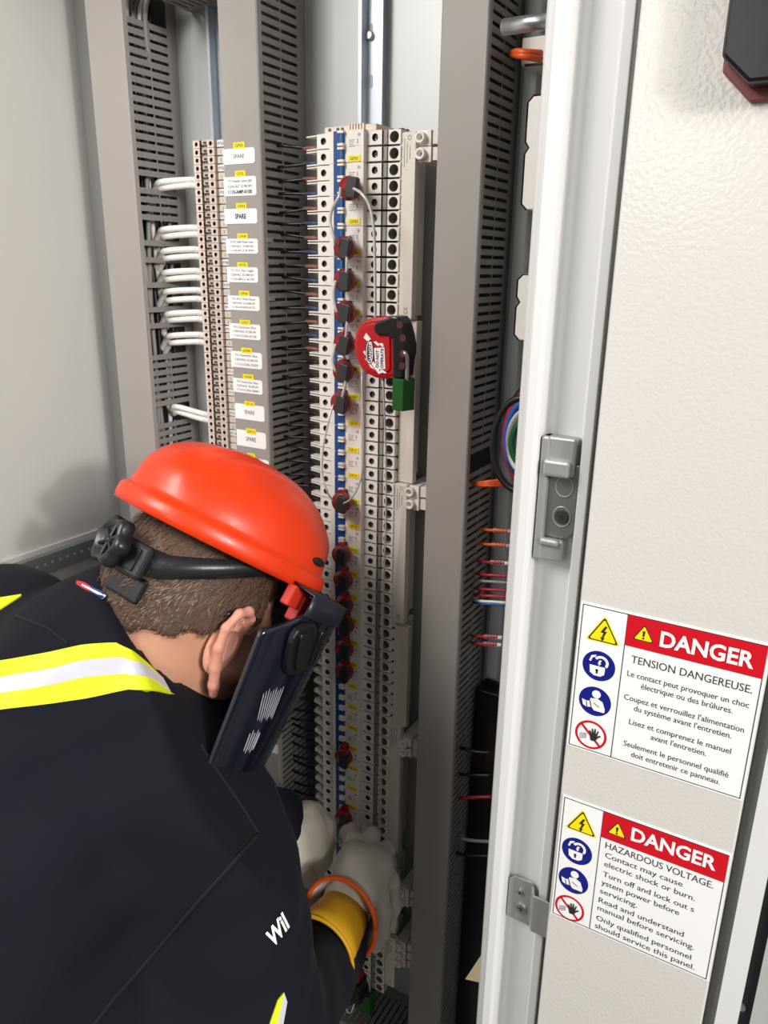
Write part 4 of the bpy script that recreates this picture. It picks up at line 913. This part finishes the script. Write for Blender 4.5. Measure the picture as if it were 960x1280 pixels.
def f_cov(P):
    d = s_cap(P, LSp, RSp, .088, .084)
    d = smin(d, s_cap(P, UB, MID+S_*.10, .108, .125), .06)
    d = smin(d, s_cap(P, MID+S_*.13-tr*.07, MID+S_*.13+tr*.07, .128, .128), .06)
    d = smin(d, s_cap(P, MID+S_*.32-tr*.05, MID+S_*.32+tr*.05, .128, .128), .08)
    d = smin(d, s_cap(P, HL, HR, .125, .125), .08)
    d = smin(d, s_cap(P, C3(-.225, .535, .78), MID+S_*.3+tr*.1, .085, .12), .04)
    d = smin(d, s_cap(P, MID+S_*.18+tr*.09, MID+S_*.48+tr*.20, .135, .150), .06)
    d = smin(d, s_cap(P, HP(-.03, 0, -.135), NBp-(SK-NBp)*.6, .086, .10), .035)          # collar stand
    d = smin(d, s_cap(P, pz(222, 862, .83), pz(288, 968, .81), .062, .062), .03)
    d = smin(d, s_cap(P, RSp, REl, .086, .076), .035); d = smin(d, s_cap(P, REl, RWr, .068, .046), .03)
    d = smin(d, s_cap(P, LSp, LEl, .092, .082), .04); d = smin(d, s_cap(P, LEl, LWr, .072, .050), .03)
    for h_, k_, f2 in ((HR, KR, foot_r), (HL, KL, foot_l)):
        d = smin(d, s_cap(P, h_, k_, .105, .078), .05); d = smin(d, s_cap(P, k_, f2+np.array([0, 0, .03]), .074, .062), .03)
    d = d+wr(P)
    pl = (P-np.asarray(cutA, np.float32))@cutN.astype(np.float32)
    d = np.maximum(d, pl); d = np.maximum(d, -s_cap(P, SK+(SK-NBp)*2, NBp-(SK-NBp)*.1, .064, .062))
    return d
pts_ = np.array([LSp, RSp, REl, RWr, LEl, LWr, HL, HR, KR, KL, foot_r, foot_l, UB, SK])
lo_, hi_ = pts_.min(0)-.15, pts_.max(0)+.15; lo_[2] = .05
net_obj('coverall', f_cov, lo_, hi_, .0075, M_navy, person, 2)
def patch(name, rows, mt, off, parent=person, nu=26, ext=(0, 0)):
    """rows: pixel polylines, each one row of a strip laid on the coverall"""
    G = []
    for r_ in rows:
        r_ = np.array(r_, float); s = np.linspace(0, 1, len(r_)); u = np.linspace(0, 1, nu); x = np.interp(u, s, r_[:, 0]); y = np.interp(u, s, r_[:, 1])
        G.append(trace(f_cov, x, y))
    G = np.array(G)
    for side, steps in ((0, ext[0]), (1, ext[1])):              # run on round the body past what the camera sees
        for _ in range(steps):
            a_, b_ = (G[:, 0], G[:, 2]) if side == 0 else (G[:, -1], G[:, -3])
            d_ = (a_-b_).mean(0); q = a_+unit(d_)*.012
            for _ in range(4): q = q-grad(f_cov, q)*np.clip(f_cov(q.astype(np.float32)), -.02, .02)[:, None]
            G = np.concatenate([q[:, None], G], 1) if side == 0 else np.concatenate([G, q[:, None]], 1)
    nu = G.shape[1]; n_ = grad(f_cov, G.reshape(-1, 3)).reshape(G.shape); T = G+n_*off; B_ = G-n_*.004; nr = len(rows)
    mb = MB(); F = [(i*nu+j, i*nu+j+1, (i+1)*nu+j+1, (i+1)*nu+j) for i in range(nr-1) for j in range(nu-1)]
    mb.add(list(T.reshape(-1, 3))+list(B_.reshape(-1, 3)), F+[tuple(q+nr*nu for q in f) for f in F]); k = nr*nu
    rim = [j for j in range(nu)]+[i*nu+nu-1 for i in range(1, nr)]+[(nr-1)*nu+j for j in range(nu-2, -1, -1)]+[i*nu for i in range(nr-2, 0, -1)]
    mb.add(list(T.reshape(-1, 3))+list(B_.reshape(-1, 3)), [(rim[i], rim[(i+1) % len(rim)], rim[(i+1) % len(rim)]+k, rim[i]+k) for i in range(len(rim))])
    return mb.build(name, mt, parent, smooth=True)
e0 = [(-28, 838), (-14, 832), (0, 826), (60, 816), (105, 806), (145, 803), (166, 815), (184, 830)]
e1 = [(-28, 858), (-14, 853), (0, 847), (58, 838), (105, 825), (152, 821), (180, 832), (202, 848)]
e2 = [(-28, 884), (-14, 877), (0, 867), (60, 857), (105, 846), (155, 842), (188, 848), (212, 866)]
e3 = [(-28, 902), (-14, 894), (0, 887), (60, 880), (110, 873), (160, 862), (195, 864), (217, 869)]
mid_ = lambda a, b, t: [tuple(np.array(p)*(1-t)+np.array(q)*t) for p, q in zip(a, b)]
patch('yellow_stripe', [e0, mid_(e0, e1, .5), e1], M_hiv, .0016, ext=(22, 0)); patch('silver_stripe', [e1, mid_(e1, e2, .33), mid_(e1, e2, .66), e2], M_silver, .0020, ext=(22, 0)); patch('yellow_stripe', [e2, mid_(e2, e3, .5), e3], M_hiv, .0016, ext=(22, 0))
patch('yellow_stripe', [[(-28, 760), (-14, 752), (0, 748), (27, 744)], [(-28, 776), (-14, 770), (0, 763), (27, 746)]], M_hiv, .0018, nu=10, ext=(12, 0))
patch('yellow_stripe', [[(354, 1240), (350, 1262), (344, 1290), (338, 1320)], [(347, 1250), (340, 1270), (332, 1295), (322, 1320)]], M_hiv, .0016, nu=10)
patch('silver_stripe', [[(358, 1252), (354, 1275), (350, 1300), (346, 1320)], [(354, 1240), (350, 1262), (344, 1290), (338, 1320)]], M_silver, .0016, nu=10)
M_fred, M_fblue = mat('patch_red', (190, 50, 60), .7), mat('patch_blue', (60, 70, 130), .7)
patch('collar_emblem', [[(97, 727), (106, 729), (114, 734)], [(96, 731), (105, 737), (112, 740)]], M_fred, .002, nu=6)
patch('collar_emblem', [[(114, 734), (124, 739), (134, 745)], [(112, 740), (122, 745), (131, 748)]], M_fblue, .002, nu=6)
patch('collar_emblem', [[(104, 732), (114, 737), (130, 746)], [(103.5, 734), (113, 739), (129, 748)]], M_label, .0028, nu=6)
M_seam = mat('navy_seam', (12, 12, 20), .9, var=.1)
def seam(px):
    x = np.interp(np.linspace(0, 1, 30), np.linspace(0, 1, len(px)), [p[0] for p in px]); y = np.interp(np.linspace(0, 1, 30), np.linspace(0, 1, len(px)), [p[1] for p in px])
    P = trace(f_cov, x, y); MB().tube(list(P+grad(f_cov, P)*.0002), .0018, 6).build('seam', M_seam, person, smooth=True)
seam([(250, 930), (272, 965), (300, 1005), (323, 1042)]); seam([(323, 1042), (285, 1085), (240, 1135), (185, 1200), (138, 1253), (110, 1290)]); seam([(20, 770), (60, 785), (85, 805)])
# lettering on the sleeve
V_, F_ = text_geo('Wil', .03); o_ = np.array([340., 1184.]); ux = np.array([.60, -.80]); vy = np.array([-.55, -.83]); sc_ = 27.0
pxs = o_+np.outer(V_[:, 0]*sc_*.85+V_[:, 1]*sc_*.15, ux)+np.outer(V_[:, 1]*sc_, vy)
tp_ = trace(f_cov, pxs[:, 0], pxs[:, 1]); tp_ = tp_+grad(f_cov, tp_)*.0022
okv = np.abs(f_cov(tp_.astype(np.float32))) < .02
mb = MB(); mb.add(list(tp_), [f for f in F_ if all(okv[i] for i in f)]); mb.build('sleeve_lettering', M_label, person)
# boots standing on the floor
M_boot = mat('black_leather', (30, 28, 27), .5, var=.2, vs=60, bump=.1)
for f2 in (foot_r, foot_l):
    t_ = f2+np.array([.14, .12, -.055]); fb = lambda P: np.maximum(smin(s_cap(P, f2+np.array([0, 0, .06]), f2+np.array([0, 0, -.03]), .055, .05), s_cap(P, f2+np.array([-.02, -.02, -.05]), t_, .042, .040), .03), .002-P[..., 2])
    net_obj('boot', fb, np.minimum(f2, t_)-.09, np.maximum(f2, t_)+.13, .006, M_boot, person, 1)
# glasses temple tip behind the ear
a_, b_ = EP(-.030, .022, .004), EP(-.012, .034, .012)
MB().tube(spline([a_, (a_+b_)/2+rgt*.003, b_, EP(.03, .036, .006)], 5), [.0030]*8+[.0022]*8, 8).build('glasses_temple', M_black, person, smooth=True)

# ------------------------------------------------------------------ hard hat with ratchet harness and face shield
hat = thing('hard_hat', 'orange-red hard hat with black ratchet harness and lowered dark face shield', 'hard hat', tuple(BC))
M_hat = mat('orange_red_shell', (230, 58, 12), .36, var=.06, vs=20, bump=.05, bs=300, coat=.06)
prof = [(.955, -.004), (1.0, -.004), (1.012, .004), (1.008, .013), (.985, .0175), (.955, .0185)]
na = 96; ro = []
A0, B0, HH = .134, .113, .100
for rr, hh in prof: ro.append([(rr*A0*math.cos(t), rr*B0*math.sin(t), hh) for t in np.linspace(0, 2*math.pi, na, endpoint=False)])
nd = 22
for k in range(1, nd+1):
    ph = math.pi/2*k/nd; rr = .945*math.cos(ph)**.86 if k < nd else 0.0; hh = .019+(HH-.019)*math.sin(ph)**1.05
    row = []
    for t in np.linspace(0, 2*math.pi, na, endpoint=False):
        x, y = rr*A0*math.cos(t), rr*B0*math.sin(t)
        ridge = .0050/(1+math.exp((abs(y)-.050-.10*max(0, -x))/.0035))*min(1, max(0, (hh-.030)/.02))
        bead = .0026*math.exp(-((abs(y)-.022)/.006)**2)*min(1, max(0, (hh-.05)/.02))
        nrm = unit([x/A0**2, y/B0**2, max(hh-.01, 0)/HH**2+1e-6]); row.append(tuple(np.array([x, y, hh])+nrm*(ridge+bead)))
    ro.append(row)
mb = MB(); V = [HP(*p) for r_ in ro for p in r_]
mb.add(V, [(i*na+j, i*na+(j+1) % na, (i+1)*na+(j+1) % na, (i+1)*na+j) for i in range(len(ro)-1) for j in range(na)])
sh = mb.build('shell', M_hat, hat, smooth=True); so = sh.modifiers.new('thick', 'SOLIDIFY'); so.thickness = .0025; so.offset = -1
# accessory slot (dark oval) and visor bracket on the right side
def on_shell(t, hh, k=1.0):
    ph = math.asin(min(1, ((hh-.019)/(HH-.019))**(1/1.05))); rr = .945*math.cos(ph)**.86*k; return np.array([rr*A0*math.cos(t), rr*B0*math.sin(t), hh])
c0, c1 = on_shell(math.radians(38), .022, 1.012), on_shell(math.radians(52), .022, 1.012)
cs_ = [HP(*on_shell(math.radians(a), .032, 1.006)) for a in range(44, 61, 2)]
MB().tube(cs_, [.001, .0035, .0045, .005, .005, .005, .0045, .0035, .001], 8).build('accessory_slot', M_rubber, sh, smooth=True)
br = MB(); d2 = lambda f_, r_, u_: HP(f_, r_, u_)
t0 = math.radians(66); e_ = np.array([A0*math.cos(t0)*1.02, B0*math.sin(t0)*1.02]); tg2 = unit([-A0*math.sin(t0), B0*math.cos(t0)]); nn2 = unit([math.cos(t0)/A0, math.sin(t0)/B0])
def obox(mb, c, hx, hy, hz):     # box aligned to the hat edge: along, out, up
    P = [HP(c[0]+tg2[0]*a*hx+nn2[0]*b_*hy, c[1]+tg2[1]*a*hx+nn2[1]*b_*hy, c[2]+q*hz) for q in (-1, 1) for (a, b_) in ((-1, -1), (1, -1), (1, 1), (-1, 1))]
    mb.add(P, [(0, 3, 2, 1), (4, 5, 6, 7), (0, 1, 5, 4), (1, 2, 6, 5), (2, 3, 7, 6), (3, 0, 4, 7)])
obox(br, (e_[0], e_[1], -.014), .016, .006, .012); obox(br, (e_[0]-tg2[0]*.014, e_[1]-tg2[1]*.014, -.024), .007, .008, .016)
br.build('visor_bracket', mat('red_bracket', (206, 54, 38), .4), hat, bevel=.002)
# harness band
def band(th, uu, w_, off): return -(.110+off)*math.cos(th)*1.0, (.0905+off)*math.sin(th), uu
TH = np.radians([-100, -75, -45, -20, 0, 20, 45, 75, 100, 115]); UU = [.004, -.022, -.045, -.052, -.052, -.052, -.046, -.020, .004, .010]
mb = MB(); ths = np.linspace(TH[0], TH[-1], 50); us = np.interp(ths, TH, UU); V = []
for off in (0, .0030):
    for dv_ in (-.5, .5):
        for th, uu in zip(ths, us):
            f_, r_, u_ = band(th, uu, 0, off); V.append(HP(f_, r_, u_+dv_*(.028+.006*math.cos(th*2))))
n5 = 50
def q4(a, b_): return [(a*n5+i, a*n5+i+1, b_*n5+i+1, b_*n5+i) for i in range(n5-1)]
mb.add(V, q4(0, 1)+q4(2, 3)+q4(0, 2)+q4(1, 3)); mb.build('harness_band', mat('black_harness', (36, 36, 38), .32, var=.12, vs=60, bump=.06), hat, smooth=True)
bk_ = MB()
for th, hw in ((math.radians(24), .020),):
    f_, r_, u_ = band(th, -.052, 0, .006); c = np.array([f_, r_, u_]); tg2 = unit([math.sin(th)*.11, math.cos(th)*.09]); nn2 = unit([-math.cos(th)/.11, math.sin(th)/.09])
    obox(bk_, c, .023, .0045, .0185)
bb = bk_.build('buckle', mat('black_harness', (36, 36, 38)), hat, bevel=.004)
bk_ = MB(); obox(bk_, np.array([c[0]+nn2[0]*.004, c[1]+nn2[1]*.004, c[2]]), .013, .0025, .0125); bk_.build('buckle_window', M_black, bb, bevel=.001)
nap = MB()
for k, (th, uu, hh2, ww) in enumerate(((math.radians(26), -.080, .014, .024),)):
    f_, r_, u_ = band(th, uu, 0, -.004); obox(nap, np.array([f_, r_, u_]), ww, .003, hh2)
nap.build('nape_pad', M_black, hat, bevel=.003)
kc = np.array([-.117, .024, -.046]); mb = MB(); nk = 60; P = []
tg_k = unit([-1, .12, 0])
for (rs, dx) in ((.017, 0), (.0255, .002), (.0265, .008), (.0262, .014), (.0225, .018), (.0185, .018), (.0165, .0125), (.004, .0115), (.0035, .016), (0, .0165)):
    for j in range(nk):
        a = 2*math.pi*j/nk; r_ = rs*(1+(.10*math.cos(6*a) if rs > .02 else 0)); P.append(HP(*(kc+np.array([tg_k[0]*dx, tg_k[1]*dx, 0])+np.array([.12*r_*math.cos(a), r_*math.cos(a), r_*math.sin(a)]))))
mb.add(P, [(i*nk+j, i*nk+(j+1) % nk, (i+1)*nk+(j+1) % nk, (i+1)*nk+j) for i in range(9) for j in range(nk)])
kb = mb.build('ratchet_knob', mat('black_harness', (36, 36, 38)), hat, smooth=True)
mb = MB()
for j in range(6):
    a = 2*math.pi*j/6+.5; p0, p1 = [HP(*(kc+np.array([tg_k[0]*.0135, tg_k[1]*.0135, 0])+np.array([.12*r_*math.cos(a), r_*math.cos(a), r_*math.sin(a)]))) for r_ in (.004, .0175)]
    mb.tube([p0, p1], .0022, 6)
mb.build('knob_spokes', mat('black_harness', (36, 36, 38)), kb)
# face shield
M_vis = mat('dark_navy_visor', (14, 18, 34), .18, var=.1, vs=6, alpha=.93, coat=.4)
nph, nu_ = 60, 26; V = []
phs = np.radians(np.linspace(-87, 87, nph))
def vis(ph, s):
    ut, ub = -.002-.055*abs(math.sin(ph))**16, -.262+.020*abs(math.sin(ph))**4
    u_ = ut+(ub-ut)*s; ph = ph*(1-.10*s)
    return np.array([.172*math.cos(ph), .145*math.sin(ph), u_])
for i in range(nu_):
    for ph in phs: V.append(HP(*vis(ph, i/(nu_-1))))
mb = MB(); mb.add(V, [(i*nph+j, i*nph+j+1, (i+1)*nph+j+1, (i+1)*nph+j) for i in range(nu_-1) for j in range(nph-1)])
vs_ = mb.build('face_shield', M_vis, hat, smooth=True); so = vs_.modifiers.new('thick', 'SOLIDIFY'); so.thickness = .0025
rimp = [HP(*vis(phs[-1], s)) for s in np.linspace(0, 1, 20)]+[HP(*vis(ph, 1)) for ph in phs[::-1][1::2]]
MB().tube(rimp, .0022, 8).build('shield_rim', mat('dark_rim', (40, 42, 54), .4), vs_, smooth=True)
def vnorm(ph, s):
    a, b_, c = vis(ph, s), vis(ph+.02, s), vis(ph, s+.02); n_ = unit(np.cross(b_-a, c-a)); return n_ if n_@np.array([math.cos(ph), math.sin(ph), 0]) > 0 else -n_
def vbox(mb, ph, s, w_, h_, d0, d1, n=16, mi=0):
    c = vis(ph, s); n_ = vnorm(ph, s); t_ = unit(vis(ph+.02, s)-c); v_ = np.cross(n_, t_)
    ring = [(math.copysign(abs(math.cos(a))**.6, math.cos(a))*w_, math.copysign(abs(math.sin(a))**.6, math.sin(a))*h_) for a in np.linspace(0, 2*math.pi, n, endpoint=False)]
    P = [HP(*(c+n_*d+t_*x*k+v_*y*k)) for d, k in ((d0, 1), (d1, .9)) for x, y in ring]
    mb.add(P, [(i, (i+1) % n, (i+1) % n+n, i+n) for i in range(n)]+[tuple(range(n)), tuple(range(2*n-1, n-1, -1))], mi)
mb = MB(); vbox(mb, math.radians(67), .19, .023, .031, .0, .007, 24); pv = mb.build('pivot_cover', M_black, hat, bevel=.0015)
for dph in (-.13, .03):
    mb = MB(); vbox(mb, math.radians(67)+dph, .19, .006, .024, .004, .011, 16); mb.build('pivot_ridge', M_black, pv, bevel=.001)
mb = MB()
for j in range(9): vbox(mb, math.radians(74)-.020*j, .47, .0007, .0165+.002*(j % 3), .0015, .0018, 8)
for j in range(5): vbox(mb, math.radians(73)-.024*j, .66, .0009 if j < 4 else .0016, .011+.003*(j % 2), .0015, .0018, 8)
mb.build('printed_notice', mat('white_print', (170, 172, 180), .5), vs_)
# top visor carrier
mb = MB(); V = []
for (k, u_) in ((.80, .002), (1.02, -.002), (1.02, -.026), (.99, -.030)):
    for ph in np.radians(np.linspace(-72, 72, 40)): V.append(HP(.172*math.cos(ph)*k, .145*math.sin(ph)*k, u_))
mb.add(V, [(i*40+j, i*40+j+1, (i+1)*40+j+1, (i+1)*40+j) for i in range(3) for j in range(39)]); cr = mb.build('visor_carrier', mat('visor_carrier_plastic', (30, 33, 46), .35), hat, smooth=True); so = cr.modifiers.new('thick', 'SOLIDIFY'); so.thickness = .003
# pale chin strap along the shield
MB().tube(spline([pz(283, 922, .835), pz(296, 900, .84), pz(310, 878, .85), pz(322, 850, .87)], 5), .0034, 8).build('chin_strap', mat('pale_strap', (214, 190, 186), .6), hat, smooth=True)

# ------------------------------------------------------------------ gloves
M_glove = mat('white_goat_leather', (206, 198, 186), .75, var=.08, vs=30, bump=.25, bs=120)
M_cuff = mat('yellow_rubber_cuff', (214, 160, 22), .5, var=.08, vs=20, bump=.06)
M_trim = mat('orange_binding', (230, 92, 26), .55, var=.06)
def glove(label, Wc, segs, palm, loc, h=.0036, extra=None):
    t = thing('work_glove', label, 'glove', loc, 'leather work gloves')
    def f(P):
        d = None
        for (a, b_, ra, rb) in palm:
            q = s_cap(P, a, b_, ra, rb); d = q if d is None else smin(d, q, .018)
        for ch in segs:
            e = None
            for (a, ra), (b_, rb) in zip(ch[:-1], ch[1:]):
                q = s_cap(P, a, b_, ra, rb); e = q if e is None else smin(e, q, .004)
            d = smin(d, e, .004)
        x, y, z = P[..., 0], P[..., 1], P[..., 2]
        return d+.0018*np.sin(x*130+2.5*np.sin(z*60))*np.sin(z*95+y*80)
    pts = np.array([p for (a, b_, _, _) in palm for p in (a, b_)]+[p for ch in segs for p, _ in ch])
    net_obj('hand', f, pts.min(0)-.05, pts.max(0)+.05, h, M_glove, t, 1)
    return t
# right hand: back of the hand to the camera, fingers closing over the breakers and dropping down
W = C3(-.058, .575, 1.075)
def G(px, py, zc): return pz(px, py, zc)
palm = [(G(428, 1150, 1.075), G(446, 1088, 1.105), .033, .032), (G(440, 1120, 1.085), G(466, 1092, 1.115), .031, .027), (G(445, 1072, 1.115), G(472, 1078, 1.125), .022, .020)]
segs = [[(G(440, 1078, 1.12), .016), (G(441, 1052, 1.145), .0145), (G(437, 1040, 1.17), .013), (G(430, 1046, 1.185), .0115)],
        [(G(456, 1068, 1.125), .015), (G(464, 1046, 1.150), .0135), (G(458, 1042, 1.180), .012)],
        [(G(470, 1072, 1.125), .015), (G(484, 1062, 1.145), .0135), (G(487, 1080, 1.165), .0125), (G(483, 1100, 1.17), .011)],
        [(G(478, 1085, 1.120), .015), (G(489, 1100, 1.135), .0135), (G(491, 1130, 1.15), .0125), (G(486, 1156, 1.155), .011)],
        [(G(470, 1110, 1.105), .017), (G(478, 1140, 1.115), .0145), (G(477, 1165, 1.125), .0125), (G(470, 1182, 1.13), .011)]]
gr = glove('white leather glove with yellow cuff and orange trim on the near hand', W, segs, palm, W)
def ringpts(c, n_, r, sq, side, k=40):
    n_ = unit(n_); u = np.array(side, float); u = unit(u-n_*(u@n_)); v = np.cross(n_, u); return [c+r*(math.cos(a)*u+sq*math.sin(a)*v) for a in np.linspace(0, 2*math.pi, k, endpoint=False)]
c0, c1 = G(430, 1142, 1.075), G(392, 1198, .985); ax_ = c0-c1; sd = R@np.array([1., 0, 0])
rings = [(c0, .036), (c0*.7+c1*.3, .040), (c0*.35+c1*.65, .046), (c1, .054)]
mb = MB(); V = [p for c, r in rings for p in ringpts(c, ax_, r, 1.05, sd)]
mb.add(V, [(i*40+j, i*40+(j+1) % 40, (i+1)*40+(j+1) % 40, (i+1)*40+j) for i in range(3) for j in range(40)])
cf = mb.build('cuff', M_cuff, gr, smooth=True); so = cf.modifiers.new('thick', 'SOLIDIFY'); so.thickness = .0025
gq = [(G(436, 1130, 1.085), .036), (G(431, 1140, 1.07), .046), (G(425, 1150, 1.052), .0525)]
mb = MB(); V = [p for c, r in gq for p in ringpts(c, ax_, r, 1.15, sd)]
mb.add(V, [(i*40+j, i*40+(j+1) % 40, (i+1)*40+(j+1) % 40, (i+1)*40+j) for i in range(2) for j in range(40)])
gt = mb.build('gauntlet', M_glove, gr, smooth=True); so = gt.modifiers.new('thick', 'SOLIDIFY'); so.thickness = .0025
for c, r, w_ in ((gq[2][0], .0525, .0034), ): 
    p = ringpts(c, ax_, r, 1.15, sd, 48); MB().tube(p+[p[0]], w_, 8).build('cuff_trim', M_trim, gr, smooth=True)
p = ringpts(c1, ax_, .0545, 1.05, sd, 48); MB().tube(p+[p[0]], .0026, 8).build('cuff_rim', M_cuff, gr, smooth=True)
# left hand: dim, reaching under the shield
W2 = G(345, 1050, 1.125)
palm = [(G(350, 1040, 1.13), G(378, 1030, 1.15), .034, .034), (G(362, 1062, 1.13), G(384, 1056, 1.15), .032, .032)]
segs = [[(G(378, 1018, 1.15), .016), (G(394, 1016, 1.165), .014), (G(406, 1030, 1.17), .0125), (G(409, 1046, 1.17), .011)],
        [(G(386, 1032, 1.15), .0155), (G(402, 1036, 1.165), .014), (G(409, 1056, 1.17), .0125), (G(406, 1070, 1.17), .011)],
        [(G(388, 1046, 1.15), .0155), (G(401, 1056, 1.160), .014), (G(405, 1072, 1.165), .0125), (G(400, 1084, 1.165), .011)],
        [(G(384, 1060, 1.145), .015), (G(394, 1072, 1.155), .0135), (G(395, 1086, 1.16), .012), (G(389, 1096, 1.16), .0105)],
        [(G(366, 1076, 1.130), .017), (G(376, 1092, 1.135), .015), (G(388, 1100, 1.14), .0125)]]
glove('dim white leather glove of the far hand beside the left breaker poles', W2, segs, palm, W2)
# second lock hanging low beneath the near glove
pb = G(455, 1243, 1.20); pl = thing('padlock', 'dark green padlock hanging below the near glove at the bottom', 'padlock', tuple(pb+np.array([0, 0, -.03])))
bx = MB(); bx.box(pb[0]-.016, pb[0]+.016, pb[1]-.009, pb[1]+.009, pb[2]-.028, pb[2]+.012); bx.build('body', M_pgreen, pl, bevel=.002)
MB().tube(spline([pb+np.array([-.010, 0, .010]), pb+np.array([-.010, 0, .026]), pb+np.array([-.006, 0, .036]), pb+np.array([0, 0, .039]), pb+np.array([.006, 0, .036]), pb+np.array([.010, 0, .026]), pb+np.array([.010, 0, .010])], 4), .0028, 10).build('shackle', M_steel, pl, smooth=True)
rb = G(437, 1222, 1.19); rr_ = thing('cable_lockout', 'dark red lockout body hanging under the yellow cuff', 'lockout', tuple(rb))
m = MB(); m.prism([(rb[0]+.024*math.cos(a), rb[2]+.026*math.sin(a)) for a in np.linspace(0, 2*math.pi, 20, endpoint=False)], rb[1]-.012, rb[1]+.012, 'y'); m.build('body', M_lred, rr_, bevel=.003)
m = MB(); m.box(rb[0]+.008, rb[0]+.026, rb[1]-.014, rb[1]+.010, rb[2]-.03, rb[2]+.01); m.build('jaw', M_black, rr_, bevel=.002)
tubeobj('cable_loop', [G(440, 1215, 1.18), G(436, 1238, 1.17), G(432, 1258, 1.17), G(438, 1266, 1.175), G(446, 1245, 1.185)], .0013, M_cable, 'thin bright cable loop below the near glove')
